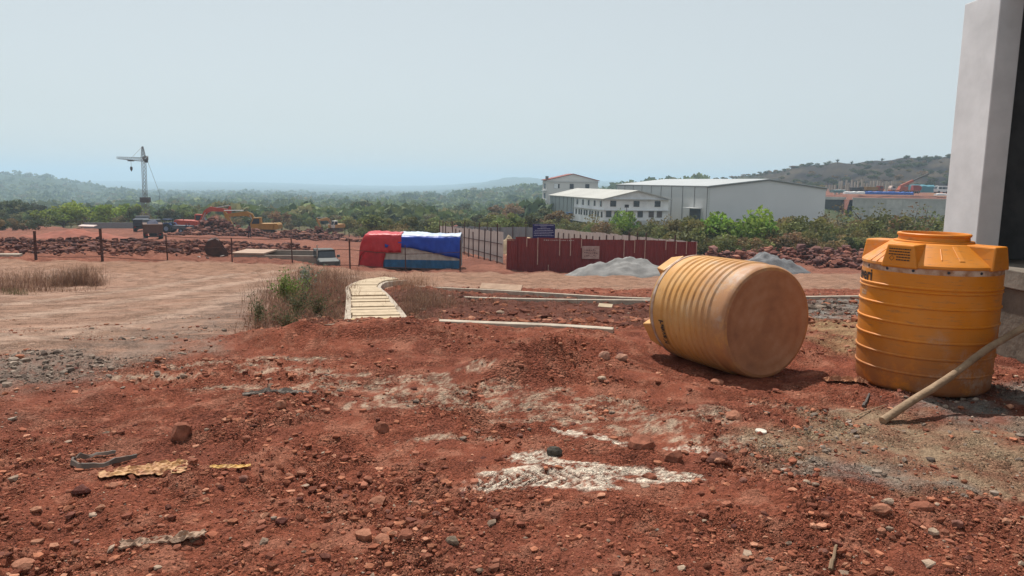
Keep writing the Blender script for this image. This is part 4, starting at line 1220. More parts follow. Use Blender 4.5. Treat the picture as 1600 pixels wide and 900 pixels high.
# ================================================================== SITE CABIN UNDER TARPAULINS
def cabin():
    d = 48.0
    bl = P(577, 419, d); br = P(718, 423, d)
    L = br.x - bl.x; z0 = min(Hz(bl.x, d), Hz(br.x, d), bl.z) ; Hh = P(600, 369, d).z - z0
    t = empty('site_cabin', (bl.x, d, z0), 0, 'white and blue corrugated site cabin under tarpaulins across the road', 'cabin')
    W = 2.5
    # corrugated long side: pale upper band, blue lower band
    def corr(x0, x1, zz0, zz1, name, m):
        mb = MB(); n = int((x1 - x0) / .11)
        for i in range(n + 1):
            x = x0 + (x1 - x0) * i / n; y = .0 if i % 4 in (0, 1) else .035
            mb.v += [(x, y, zz0), (x, y, zz1)]
        for i in range(n): mb.f.append((2 * i, 2 * i + 2, 2 * i + 3, 2 * i + 1))
        return mb.build(name, m, t)
    corr(.1, L, Hh * .28, Hh * .98, 'upper_sheet', mat('grey_white_sheet', (.50, .46, .42), .6, (.36, .31, .27), 3, detail=9))
    corr(.1, L, .06, Hh * .28, 'lower_sheet', mat('blue_sheet', (.03, .13, .27), .6, (.025, .09, .18), 2))
    MB().box(.1, L, .05, W, .04, Hh * .97).build('body', mat('cabin_inner', (.2, .2, .2), .8), t)
    MB().box(L - .005, L + .07, -.03, .06, 0, Hh * .98).build('corner_post', mat('rust_post', (.16, .07, .05), .8), t)
    MB().box(.1, L, -.02, .05, 0, .06).build('bottom_rail', mat('dark_rail', (.04, .05, .06), .8), t)

    # tarpaulins are separate sheets laid over it
    def sheet(name, grid, m, label, cat):
        V = []; nr_ = len(grid); nc_ = len(grid[0])
        for r_ in grid: V += [tuple(Vector(p) + Vector((bl.x, d, z0))) for p in r_]
        i = (np.arange(nr_ - 1)[:, None] * nc_ + np.arange(nc_ - 1)[None]).ravel()
        o = link_mesh(name, np_mesh(name, V, np.stack([i, i + 1, i + nc_ + 1, i + nc_], 1), smooth=True), m)
        md = o.modifiers.new('thickness', 'SOLIDIFY'); md.thickness = .012
        return tag(o, label, cat)
    def drape(x0, x1, front, seed, bulge=.0, top=.12, off=.0):
        """sheet from the rear edge over the roof and down the front to front(x)"""
        g = []; N = 60
        xs = [x0 + (x1 - x0) * i / N for i in range(N + 1)]
        prof = [('b', .3), ('b', 0), ('t', .9), ('t', .7), ('t', .5), ('t', .3), ('t', .14), ('t', .05), ('e', 0), ('f', .15), ('f', .35), ('f', .55), ('f', .8), ('f', 1.0)]
        for kd, f in prof:
            row = []
            for x in xs:
                n1 = float(pn([x * 1.3 + seed], [f * 3.0 + seed], 7)[0]); n2 = float(pn([x * 3.7 + seed], [f * 6], 8)[0])
                if kd == 'b': p = (x, W + .05 + off, Hh * (1 - f) + .02)
                elif kd == 't': p = (x, W * f, Hh + .05 + off + top * (math.sin(math.pi * min(1, f * 1.2)) ** .5) * (.55 + .9 * max(0, n1)) + .03 * n2)
                elif kd == 'e': p = (x, -.04 - off, Hh + .03 + off + .025 * n2)
                else:
                    zb = front(x); p = (x, -.06 - off - .08 * abs(n1) - .10 * abs(n2) * f - .05 * math.sin(x * 7 + 3 * n1 + seed) * f, Hh - (Hh - zb) * f + .0)
                row.append(p)
            g.append(row)
        return g
    blue = mat('blue_tarpaulin', (.012, .06, .42), .42, (.008, .042, .32), 2.5, .15, 6)
    silver = mat('silver_tarpaulin', (.62, .66, .72), .4, (.36, .44, .60), 3, .2, 6)
    red = mat('red_tarpaulin', (.52, .028, .035), .42, (.40, .02, .028), 2.5, .15, 6)
    def fr(x):
        f = (x - 1.2) / (L - 1.2); return Hh * (.66 - (.0 if f < .3 else .32 * (f - .3) / .7))
    gr = drape(1.05, L + .05, fr, 3.0, 0, .16)
    sheet('blue_tarpaulin', gr[8:], blue, 'blue tarpaulin hanging down the front of the site cabin', 'tarpaulin')
    sheet('silver_tarpaulin', [[(x, y, z + .004) for x, y, z in r_] for r_ in gr[:9]], silver, 'silver white tarpaulin bunched over the site cabin roof', 'tarpaulin')
    # red tarpaulin: over the left end, front flap, and bulging tent-like on the left side
    gr = drape(.0, 2.1, lambda x: Hh * .50 if x > .02 else Hh * .5, 9.0, 0, .14, .05)
    g2 = []
    for r_ in gr:
        lead = []
        y0, z0_ = r_[0][1], r_[0][2]
        zr = Hh + .10
        for k in range(10, 0, -1):
            f = k / 10; lead.append((-.10 - .62 * f ** .55 * (1 if y0 < W else .6) + .02 * math.sin(f * 9), y0 + .02 * math.sin(k), max(.02, z0_ - (z0_ - .02) * f ** 1.6)))
        g2.append(lead + r_)
    sheet('red_tarpaulin', g2, red, 'red tarpaulin wrapped over the left end of the cabin', 'tarpaulin')
    V = []
    for i in range(7):
        for j in range(9):
            f = j / 8; V.append((-.62 + .2 * (1 - f) + i * .25 + .03 * math.sin(j + i), -.10 - .05 * math.sin(i * 1.7) - .02 * j * (i == 0), Hh * .5 * (1 - f) + .02))
    grid = [V[k * 9:(k + 1) * 9] for k in range(7)]
    sheet('red_tarpaulin', grid, red, 'small red tarpaulin flap hanging to the ground at the cabin corner', 'tarpaulin')
cabin()

# ================================================================== WIRE FENCE ALONG THE ROAD
def wire_fence():
    spec = [(-50, 402, 39.5), (56, 403.5, 39.5), (160, 404, 40), (262, 409.5, 41), (363, 413, 42), (457, 415, 42.5), (547, 417, 43), (634, 420.5, 44.3), (719, 424, 45)]
    pts = [P(*s) for s in spec]
    b = pts[0].copy()
    t = empty('wire_fence', b, 0, 'rusty post and rail fence along the far side of the road', 'fence')
    rust = mat('rusty_steel', (.10, .045, .035), .85, (.05, .025, .022), 6)
    hs_ = [1.5, 1.45, 1.62, 1.45, 1.5, 1.55, 1.62, 1.45, 1.9]
    for p, h in zip(pts, hs_):
        w = .055 if h < 1.6 else .075
        if p is pts[1] or p is pts[2]: w = .10
        z = Hz(p.x, p.y) - .1; ln = random.uniform(-.04, .04)
        MB().bar(Vector((p.x, p.y, z)) - b, Vector((p.x + ln, p.y, p.z + h)) - b, w).build('post', rust, t)
    for f in (.98, .62, .06):
        for i in range(3 if f > .9 else 1, len(pts) - 1):
            if f > .9 and i > 4: continue
            a, c = pts[i] - b, pts[i + 1] - b
            m_ = a.lerp(c, .5)
            MB().tube([a + Vector((0, 0, hs_[i] * f)), m_ + Vector((0, 0, (hs_[i] + hs_[i + 1]) / 2 * f - .03)), c + Vector((0, 0, hs_[i + 1] * f))], .017, 5).build('rail', rust, t)
wire_fence()

# ================================================================== SHEET METAL FENCES
def sheet_mesh(w, h, n, dep):
    mb = MB()
    for i in range(n * 4 + 1):
        x = w * i / (n * 4); y = dep if i % 4 in (1, 2) else 0
        mb.v += [(x, y, 0), (x, y, h)]
    for i in range(n * 4): mb.f.append((2 * i, 2 * i + 2, 2 * i + 3, 2 * i + 1))
    return mb.mesh('panel')
def panel_run(t, a, c, n, h, m, base, seed, jag=.04, dep=.035, zoff=0):
    a = Vector(a); c = Vector(c); d = c - a; ang = math.atan2(d.y, d.x); L = Vector((d.x, d.y)).length
    me = sheet_mesh(L / n * 1.03, h, 3, dep); me.materials.append(m); r = random.Random(seed)
    for i in range(n):
        p = a.lerp(c, i / n) - base
        o = link_mesh('panel', me, None, t, (p.x, p.y, p.z + r.uniform(-jag, jag) + zoff), (r.uniform(-.01, .01), r.uniform(-.006, .006), ang))
        md = None
def red_fence():
    a = P(791, 425, 50); c = P(1086, 430, 52.5)
    h = 2.36
    t = empty('red_fence', a, 0, 'dark red corrugated sheet fence across the dirt road', 'fence')
    red = mat('dark_red_sheet', (.20, .028, .028), .55, (.15, .022, .022), 1.5)
    # gate-like first stretch is a little lower and stands forward
    g = a + (c - a) * .045
    panel_run(t, a + Vector((0, -.12, -.12)), a.lerp(c, .05) + Vector((0, -.12, -.12)), 1, h - .05, red, a, 1)
    panel_run(t, a.lerp(c, .045), c, 17, h, red, a, 2)
    pale = mat('pale_flashing', (.50, .36, .30), .7, (.35, .2, .16), 4)
    rr = random.Random(4)
    for i in range(1, 18):
        p = a.lerp(c, .045 + .955 * i / 17) - a
        z0, z1 = rr.choice([(0, .55), (1.75, 2.38), (.55, 2.38), (1.2, 2.38), (1.5, 2.4)])
        MB().box(-.028, .028, -.075, -.05, z0, z1).build('joint_strip', pale, t, p)
    MB().bar(Vector((0, .12, 2.2)), c - a + Vector((0, .12, 2.2)), .06).build('rail', red, t)
    # weathered notice
    n = P(909, 404, 51); w = 27 / F * 51
    o = MB().box(0, w, -.02, 0, 0, 20 / F * 51).build('notice', mat('faded_notice', (.42, .30, .27), .8, (.30, .18, .16), 3), None, (n.x, a.y + (c.y - a.y) * .4 - .12, n.z), (0, 0, .03))
    tag(o, 'faded pale notice with scrawled lettering on the red fence', 'notice')
    mb = MB(); r = random.Random(9)
    for ln in range(3):
        x = .15
        while x < w - .2:
            k = r.uniform(.04, .12); z = .58 - ln * .2 + r.uniform(-.02, .02)
            mb.box(x, x + k, -.026, -.021, z, z + r.uniform(.03, .1)); x += k + .05
    tag(mb.build('lettering', mat('faded_ink', (.16, .09, .09), .8), o), kind='stuff')
    # row of pale scribble along the top of the fence
    mb = MB()
    for i in range(16):
        x = .2 + i * .13; mb.box(x, x + r.uniform(.05, .1), -.085, -.08, 2.18 + r.uniform(-.01, .01), 2.22 + r.uniform(0, .03))
    q = P(845, 375, 50) - a
    tag(mb.build('lettering', mat('white_scribble', (.45, .36, .34), .8), t, (q.x, 0, 0)), kind='stuff')
    return a, c
RA, RC = red_fence()

def grey_fence():
    D = P(786, 411, 56.5); Cn = P(687, 382, 94); E = P(842, 387, 86); B = RC + Vector((.1, .4, 0))
    t = empty('grey_fence', D, 0, 'grey corrugated sheet fence with rusty posts enclosing the yard', 'fence')
    grey = mat('dull_grey_sheet', (.60, .53, .48), .7, (.45, .39, .36), 1.2, detail=9)
    steel = mat('steel_grey_sheet', (.25, .26, .27), .6, (.19, .20, .21), 1.0)
    post = mat('rusty_post', (.085, .04, .035), .85)
    def zline(a, c, n): return [a.lerp(c, i / n) for i in range(n + 1)]
    for a, c, n, m, k in ((D, Cn, 40, grey, 1), (Cn, E, 16, steel, 2), (E, B, 42, grey, 3)):
        panel_run(t, a, c, n, 2.35, m, D, 10 + k, .05, .04)
    r = random.Random(5)
    for i in range(14):
        p = D.lerp(Cn, .02 + i * .07) - D
        MB().bar(p + Vector((-.30, -.15, -.3)), p + Vector((-.30 + r.uniform(-.05, .05), -.15, r.uniform(1.5, 2.9) if i % 3 else 3.0)), .10).build('post', post, t)
    for z in (.45, 1.45):
        MB().bar(Vector((-.12, -.06, z)), Cn - D + Vector((-.12, -.06, z)), .06).build('rail', post, t)
    for i in range(22):
        p = E.lerp(B, i / 22) - D
        MB().bar(p + Vector((0, -.12, 0)), p + Vector((0, -.12, r.choice((2.0, 2.2, 2.7)))), .09).build('post', post, t)
    for i in range(8):
        p = Cn.lerp(E, i / 8) - D
        MB().bar(p + Vector((0, -.12, 0)), p + Vector((0, -.12, r.choice((2.6, 3.0)))), .08).build('post', post, t)
grey_fence()

def sign():
    c0 = P(832, 371.5, 52); c1 = P(867, 371.5, 52); ct = P(832, 350, 52)
    w = c1.x - c0.x; h = ct.z - c0.z; gz_ = Hz(c0.x, 52)
    t = empty('sign_board', (c0.x, 52, gz_), 0, 'dark blue site notice board with white lines of text above the red fence', 'sign')
    zb = c0.z - gz_
    MB().box(0, w, 0, .05, zb - .1, zb + h).build('board', mat('navy_board', (.018, .016, .11), .5, (.014, .012, .085), 3), t, bevel=.01)
    mb = MB(); r = random.Random(2)
    for k, (x0, x1) in enumerate(((.08, .94), (.35, .62), (.22, .80), (.10, .92), (.06, .94), (.06, .85), (.06, .95))):
        z = zb + h * (.90 - k * .125); x = x0 * w
        while x < x1 * w:
            q = r.uniform(.03, .10); mb.box(x, min(x + q, x1 * w), -.008, -.002, z, z + h * .045); x += q + .02
    tag(mb.build('lettering', mat('sign_white', (.42, .42, .55), .6), t), kind='stuff')
    for x in (.25 * w, .75 * w): MB().bar((x, .09, -.2), (x, .09, zb + h * .8), .07).build('post', mat('rusty_post', (.085, .04, .035), .85), t)
sign()

# ================================================================== HEAPS
def heap(name, px, py, d, w, dep, h, m, label, cat, seed, peaks=((0, 0, 1),), n=46, rough=.06):
    p = P(px, py, d); x, y = np.meshgrid(np.linspace(-1.25, 1.25, n), np.linspace(-1.25, 1.25, n)); x = x.ravel(); y = y.ravel()
    z = np.zeros_like(x)
    for ax, ay, s in peaks:
        rr = np.hypot((x - ax) / s, (y - ay) / s); z = np.maximum(z, s * np.clip(1.02 - rr, 0, 1) ** 1.12 * (1 - .12 * np.exp(-(rr * 4) ** 2)))
    X = p.x + x * w / 2; Y = d + y * dep / 2
    z = z * (1 + .25 * fbm(x * 2.3, y * 2.3, seed, 3)) + rough * z ** .5 * fbm(x * 9, y * 9, seed + 5, 4, .6)
    base = H1(X, Y)
    Z = base + z * h - .14 * (z < .02)
    i = (np.arange(n - 1)[:, None] * n + np.arange(n - 1)[None]).ravel()
    o = link_mesh(name, np_mesh(name, np.stack([X - p.x, Y - d, Z - p.z], 1), np.stack([i, i + 1, i + n + 1, i + n], 1), smooth=True), m, None, p)
    return tag(o, label, cat)
GSAND = mat('grey_stone_dust', (.27, .26, .25), .95, (.17, .165, .16), 1.4, .6, 12, detail=9)
DGRAV = mat('dark_crushed_stone', (.20, .20, .205), .95, (.12, .12, .125), 3, .8, 12, detail=9)
heap('gravel_heap', 958, 424, 46.2, 6.6, 3.8, 1.45, GSAND, 'large pale grey stone dust heap in front of the red fence', 'gravel heap', 201, ((.30, 0, .95), (-.25, 0, .62), (-.62, .05, .32)))
heap('gravel_heap', 1196, 426, 47.5, 6.0, 3.6, 1.75, DGRAV, 'dark grey crushed stone heap behind the lying tank', 'gravel heap', 202, ((-.1, 0, .9), (.35, 0, .62)))
heap('gravel_heap', 1098, 410, 56, 3.4, 3, 1.1, DGRAV, 'small dark gravel heap at the right end of the red fence', 'gravel heap', 203, ((0, 0, .9),))
SAND = mat('yellow_sand', (.62, .42, .26), .95, (.5, .33, .2), 1.5, .4, 12)
heap('sand_heap', 782, 386, 76, 6.0, 4, 2.4, mat('brown_sand', (.36, .27, .18), .95, None, 1.5, .4, 12), 'brown sand heap showing above the grey fence', 'sand heap', 204, ((-.2, 0, .9), (.3, 0, .8)))
heap('sand_heap', 825, 384, 72, 4.4, 4, 2.25, SAND, 'bright yellow sand heap beside the blue sign', 'sand heap', 205, ((.1, 0, .95), (-.4, 0, .6)))
heap('earth_heap', 712, 377, 99, 7, 4, 2.6, mat('red_heap_earth', (.24, .10, .08), .95, None, 1.5, .4, 8), 'red earth heap behind the far corner of the grey fence', 'earth heap', 206, ((0, 0, .95),))

# rubble banks of broken laterite
def bank(name, path, n, width, smin, smax, label, seed, tone=1.0, rise=.5):
    r = np.random.default_rng(seed); pts = [P(*a) for a in path]
    t = r.uniform(0, len(pts) - 1.001, n); i = t.astype(int); f = t - i
    A = np.array([[p.x, p.y] for p in pts]); B = A[i] * (1 - f[:, None]) + A[i + 1] * f[:, None]
    off = r.normal(size=(n, 2)) * np.array(width); xy = B + off
    s = np.clip(smin * (1 - r.random(n)) ** (-1 / 2.2), smin, smax)
    hgt = rise * np.exp(-((off / np.array(width)) ** 2).sum(1) / 2) * r.random(n)
    pal = np.array([[.22, .09, .065], [.29, .13, .09], [.15, .06, .048], [.20, .10, .085], [.11, .055, .05]])
    c = pal[r.integers(0, 5, n)] * r.uniform(.75, 1.3, (n, 1)) * tone
    me = scatter(name, xy[:, 0], xy[:, 1], s, c, LG if smax > .55 and n < 800 else SM, .25, lambda a, b: H1(a, b) + hgt, seed)
    return tag(link_mesh(name, me, attr_mat('boulder_stone', scale=5, lo=.6, hi=1.3, bump=.7, bscale=9, bdist=.05, rough=.95, spec=.1)), label, kind='stuff')
bank('rubble_bank', [(-60, 392, 50), (100, 393, 50), (200, 395, 50), (330, 397, 52), (470, 398, 56)], 2600, (.8, 2.2), .10, .36, 'broken red laterite boulders banked beyond the road on the left', 401, .8, .45)
bank('rubble_bank', [(-60, 388, 62), (120, 388, 62), (300, 390, 64), (460, 389, 70)], 1500, (.8, 2.6), .11, .42, 'second row of broken laterite boulders on the left', 402, .65, .4)
bank('rubble_bank', [(1105, 406, 66), (1200, 405, 68), (1290, 405, 66), (1400, 405, 66), (1500, 406, 66)], 2400, (.6, 1.8), .15, .6, 'broken red laterite boulders banked below the bushes', 403, 1.05, 1.35)
bank('rubble_bank', [(1285, 413, 58), (1340, 412, 58), (1420, 414, 58)], 500, (.5, 1.2), .16, .6, 'lower spill of laterite boulders beside the road', 404, 1.0, .9)
bank('rubble_bank', [(300, 372, 112), (360, 372, 112), (440, 372, 112), (530, 369, 122)], 2000, (2.2, 2.2), .18, .6, 'long heap of excavated laterite boulders by the excavators', 405, .75, .9)
bank('rubble_bank', [(330, 366, 113), (350, 366, 113)], 700, (2.4, 1.6), .22, .75, 'tall heap of boulders below the orange excavator boom', 406, .8, 2.6)
bank('rubble_bank', [(470, 367, 124), (500, 366, 124)], 600, (2.4, 1.6), .2, .65, 'boulder heap in front of the small yellow excavator', 407, .65, 1.6)

# ================================================================== FAR BUILDINGS
WHITE = mat('white_wall_paint', (.86, .86, .87), .8, (.62, .62, .63), .25, detail=8)
CLAD = mat('grey_wall_cladding', (.47, .47, .46), .6, (.42, .42, .415), .15)
ROOFG = mat('pale_metal_roof', (.40, .41, .41), .55, (.36, .37, .37), .1)
ROOFC = mat('cream_cement_roof', (.43, .42, .385), .8, (.36, .35, .32), .12)
GLASS = mat('dark_window_glass', (.03, .035, .045), .25, spec=.5)
FRAMEM = mat('window_frame', (.20, .20, .21), .6)
TRIM = mat('dark_trim', (.16, .15, .14), .7)
ANG = math.atan2(.235, .972)

def window(t, x, y, z, w, h, face, glass=GLASS):
    """face 'g' looks along -y (gable), 'l' looks along -x (long side)"""
    e = .06
    if face == 'g':
        f = MB().box(x - w / 2 - e, x + w / 2 + e, y - .10, y - .004, z - e, z + h + e).build('window', FRAMEM, t)
        MB().box(x - w / 2, x + w / 2, y - .13, y - .103, z, z + h).build('pane', glass, f)
    else:
        f = MB().box(x - .10, x - .004, y - w / 2 - e, y + w / 2 + e, z - e, z + h + e).build('window', FRAMEM, t)
        MB().box(x - .13, x - .103, y - w / 2, y + w / 2, z, z + h).build('pane', glass, f)

def gable_shell(t, W, L, ze, zp, wall, roof, over=.5, x0=0, y0=0, zb=-1.0, th=.22):
    MB().prism([(x0, zb), (x0 + W, zb), (x0 + W, ze), (x0 + W / 2, zp), (x0, ze)], y0, y0 + L, 'y').build('walls', wall, t)
    s = (zp - ze) / (W / 2)
    for sg in (0, 1):
        if sg == 0: pr = [(x0 - over, ze - s * over + .02), (x0 + W / 2, zp + .02), (x0 + W / 2, zp + .02 + th), (x0 - over, ze - s * over + .02 + th)]
        else: pr = [(x0 + W / 2 + .002, zp + .02), (x0 + W + over, ze - s * over + .02), (x0 + W + over, ze - s * over + .02 + th), (x0 + W / 2 + .002, zp + .02 + th)]
        MB().prism(pr, y0 - over, y0 + L + over, 'y').build('roof_slope', roof, t)

def warehouse():
    c = P(1104, 346, 190)
    t = empty('warehouse', c, ANG, 'large grey metal warehouse with a shallow pitched roof', 'building')
    ze = 8.75; W = 34.0; L = 62.0; zp = ze + 2.0
    gable_shell(t, W, L, ze, zp, mat('warehouse_gable', (.62, .61, .63), .55, (.58, .57, .59), .1), ROOFG, .35)
    n = 9
    for i in range(n):
        y0 = L * i / n
        MB().box(-.13, -.02, y0 + .10, y0 + L / n - .10, -1, ze - .12).build('panel', CLAD, t)
        MB().box(-.22, -.06, y0 - .085, y0 + .085, -1, ze - .1).build('downpipe', TRIM, t)
    MB().box(-.36, .0, -.3, L + .3, ze - .1, ze + .06).build('gutter', TRIM, t)
    s = 2.0 / (W / 2)
    MB().prism([(0, ze + .05), (W / 2, zp + .05), (W / 2, zp - .22), (0, ze - .22)], -.40, -.02, 'y').build('barge_board', TRIM, t)
    MB().prism([(W / 2 + .003, zp + .05), (W, ze + .05), (W, ze - .22), (W / 2 + .003, zp - .22)], -.40, -.02, 'y').build('barge_board', TRIM, t)
    MB().box(-.3, -.14, 3.2, 9.0, -.5, 3.0).build('door', mat('doorway_shade', (.05, .05, .055), .7), t)  # dark panel stands for the shade inside the door opening
    MB().box(-.12, .5, -.14, -.03, -1, ze - .3).build('corner_trim', mat('pale_trim', (.6, .6, .6), .7), t)
    MB().box(-2.2, -.2, 2.6, 9.6, 3.1, 3.25).build('door_canopy', CLAD, t)
warehouse()

def office():
    c = P(943.5, 346, 186)
    t = empty('office_block', c, ANG, 'white two storey office block with cream sheet roof', 'building')
    W = 17.2; L = 47; ze = P(943.5, 311, 186).z - c.z; zp = ze + 2.05
    gable_shell(t, W, L, ze, zp, WHITE, ROOFC, .7)
    s1 = ze * .02; s2 = ze * .50
    for z in (ze * .485, ze * .985):
        MB().box(-.02, W + .25, -.75, -.003, z, z + .12).build('sun_shade', CLAD, t)
        MB().box(-.55, -.003, -.70, 23.5, z, z + .12).build('sun_shade', CLAD, t)
    for k, x in enumerate((2.3, 8.5, 14.2)): window(t, x, 0, ze * .68, 1.45, 1.35, 'g')
    for k, x in enumerate((1.2, 3.4, 7.0, 9.6, 12.6, 14.8)): window(t, x, 0, ze * .20, 1.30, 1.45, 'g', mat('brownish_glass', (.10, .075, .065), .4) if k > 3 else GLASS)
    for y in (2.4, 7.0, 11.6, 16.2, 21.0): window(t, 0, y, ze * .66, .95, 1.3, 'l')
    for i in range(10): window(t, 0, 1.6 + i * 2.2 + (.35 if i % 2 else 0), ze * .18, .85, 1.3, 'l')
    MB().box(-.25, -.005, 24.0, L, ze * .12, ze - .05).build('metal_cladding', mat('green_grey_cladding', (.34, .37, .36), .6), t)
    for i in range(6): MB().box(-.34, -.255, 25.5 + i * 3.8, 25.65 + i * 3.8, 0, ze - .1).build('downpipe', TRIM, t)
    for i in range(4): window(t, -.28, 27 + i * 5.2, -.2, 1.0, 1.2, 'l')
    MB().box(-1.6, -.3, 24.2, 26.2, .2, 1.2).build('blue_awning', mat('blue_awning_sheet', (.05, .12, .28), .6), t)
    MB().box(-.05, W + .05, -.05, 0, -1.4, .25).build('plinth', CLAD, t)
    return t
office()

def stair_block():
    c = P(853.5, 341, 241)
    t = empty('tall_block', c, ANG, 'tall white block with red edged roof behind the office block', 'building')
    W = 17.3; ze = P(853.5, 281.5, 241).z - c.z; zp = ze + 2.0; L = 5.2
    gable_shell(t, W, L, ze, zp, mat('shaded_white_wall', (.60, .59, .57), .8, (.55, .54, .52), .2), mat('red_roof_sheet', (.28, .075, .055), .7), .35)  # white wall with shade put into its colour, darker than WHITE
    for x, g in ((3.0, mat('pale_blind', (.75, .78, .8), .6)), (8.3, GLASS), (13.6, GLASS)):
        window(t, x, 0, ze - 2.6, 1.25, 1.5, 'g', g)
    window(t, 3.9, 0, ze - 2.5, .5, 1.3, 'g')
    MB().box(-.02, W + .3, -.4, -.004, ze - .5, ze - .36).build('sun_shade', CLAD, t)
    for k in range(4): window(t, 0, 2.4, ze - 2.6 - k * 3.1, 1.5, 1.5, 'l')
    for k in range(4): MB().box(-.5, -.004, .3, 4.8, ze - 3.4 - k * 3.1, ze - 3.25 - k * 3.1).build('sun_shade', WHITE, t)
    MB().box(-.2, .6, .4, 1.3, ze - .1, ze + 1.3).build('parapet_post', TRIM, t)
    MB().bar((5.6, 2, zp - 1.6), (5.6, 2, zp - .2), .12).build('lamp', TRIM, t)
stair_block()

def flood_light():
    p = P(978.5, 344, 150); z = Hz(p.x, 150)
    t = empty('flood_light', (p.x, 150, z), 0, 'dark floodlight panel on a pole before the office block', 'street lamp')
    zt = P(978, 322, 150).z - z
    MB().tube([(0, 0, -.3), (0, 0, zt)], .07, 8).build('pole', TRIM, t)
    MB().box(-.42, .42, -.08, .08, zt - .3, zt + .3).build('lamp_head', mat('lamp_dark', (.03, .03, .035), .5), t)
flood_light()

# ================================================================== RETAINING WALL AND UPPER TERRACE
def retaining_wall():
    a = P(1284, 343, 262); b = P(1331, 345, 246); c = P(1500, 345, 246); e = P(1640, 345, 246)
    zt1 = P(1331, 312, 246).z; zt = P(1400, 312, 246).z
    t = empty('retaining_wall', b, 0, 'long grey concrete retaining wall below the upper terrace', 'wall')
    rc = [mat('lift_concrete_%d' % i, tuple(v * k for v in (.50, .48, .45)), .9, tuple(v * k for v in (.36, .345, .32)), .5, .2, 4, detail=9) for i, k in enumerate((.9, 1.0, 1.08))]
    h = zt - b.z + 1.2; L = e.x - b.x; n = 12; r = random.Random(6)
    for i in range(n):
        for j in range(3):
            x0 = L * i / n; z0 = -1.2 + h * j / 3
            MB().box(x0 + .03, x0 + L / n - .03, r.uniform(-.04, .04), .5, z0 + .025, z0 + h / 3 - .025).build('panel', rc[r.randrange(3)], t)
    MB().box(0, L, .2, .45, -1.2, h - 1.25).build('core', rc[0], t)
    MB().box(-.2, L, -.15, .6, h - 1.2, h - .75).build('coping', mat('coping_concrete', (.44, .42, .39), .9), t)
    # recessed dark return next to the warehouse
    q = a - b
    MB().box(q.x - 4, -.05, 6, 6.5, -1.2, h - 1.6).build('return_wall', mat('dark_return_concrete', (.085, .085, .08), .95, (.05, .05, .05), .4), t)
    MB().box(q.x - 4, -.05, 5.4, 6.8, h - 1.58, h - .7).build('coping', rc[2], t)
    return zt
ZT = retaining_wall()

def fill(): # earth shelf behind the wall carrying the terrace
    a = P(1270, 308, 256); zt = ZT + .3
    xs = [P(1255, 300, 258).x, P(1700, 300, 258).x]
    n = 40; X, Y = np.meshgrid(np.linspace(xs[0], xs[1], 70), np.linspace(247.2, 322, n)); X = X.ravel(); Y = Y.ravel()
    lip = sstep(256, 262, Y)
    Z = zt - .6 + lip * 1.15 + .35 * fbm(X * .2, Y * .2, 300, 3) * sstep(248, 252, Y) + sstep(280, 322, Y) * (P(1400, 298.5, 322).z - zt - .2)
    Z = np.where((Y < 253) & (X < P(1331, 300, 246).x), -9, Z)
    i = (np.arange(n - 1)[:, None] * 70 + np.arange(69)[None]).ravel()
    col = ground_colour(X, np.full_like(Y, 60.0), {k: np.zeros(len(X)) for k in ('lime', 'pale', 'road', 'dusk', 'chip', 'tan', 'gry', 'btan')}) * .85
    tag(link_mesh('terrace', np_mesh('terrace', np.stack([X, Y, Z], 1), np.stack([i, i + 1, i + 71, i + 70], 1), col, smooth=True), attr_mat('terrace_earth', scale=1.5, lo=.6, hi=1.3, bump=.5, bscale=3, bdist=.2)), 'red earth terrace above the retaining wall', kind='structure')
    return zt
TZ = fill()
def TP(px, py, d): p = P(px, py, d); return p

def sheet_box(name, px0, px1, py0, py1, d, m, label, cat, dep=2.0, group=None):
    a = P(px0, py1, d); b = P(px1, py0, d)
    n = max(6, int((b.x - a.x) / .8)); mb = MB(); r = random.Random(int(px0))
    for i in range(n + 1):
        x = (b.x - a.x) * i / n; j = r.uniform(-.12, .12)
        mb.v += [(x, 0, 0), (x, .15, (b.z - a.z) * .8 + j), (x, dep * .5, (b.z - a.z) + j), (x, dep, (b.z - a.z) * .7 + j), (x, dep + .1, 0)]
    for i in range(n):
        for k in range(4): mb.f.append((i * 5 + k, i * 5 + k + 1, i * 5 + k + 6, i * 5 + k + 5))
    mb.f += [(0, 1, 2, 3, 4), tuple(n * 5 + k for k in (4, 3, 2, 1, 0))]
    return tag(mb.build(name, m, None, a), label, cat, group)
sheet_box('white_sheet', 1321, 1352, 299.5, 303, 262, mat('white_sheeting', (.74, .74, .74), .6), 'white sheeting over stacked goods on the terrace', 'sheeting')
sheet_box('blue_sheet', 1354, 1428, 300, 303.6, 262, mat('blue_sheeting', (.03, .11, .42), .5, (.02, .07, .30), 1), 'long strip of blue sheeting along the terrace edge', 'sheeting')
sheet_box('white_sheet', 1464, 1487, 303, 305.5, 262, mat('white_sheeting', (.74, .74, .74), .6), 'white sheeting below the white lorry on the terrace', 'sheeting')
sheet_box('teal_container', 1302, 1322, 296.5, 301, 270, mat('teal_paint', (.10, .17, .18), .6), 'low teal shed at the left end of the terrace', 'shed', 3)
sheet_box('teal_container', 1424, 1462, 289, 300.5, 275, mat('teal_blue_paint', (.08, .24, .30), .6), 'teal blue shed behind the crane lorry', 'shed', 3)
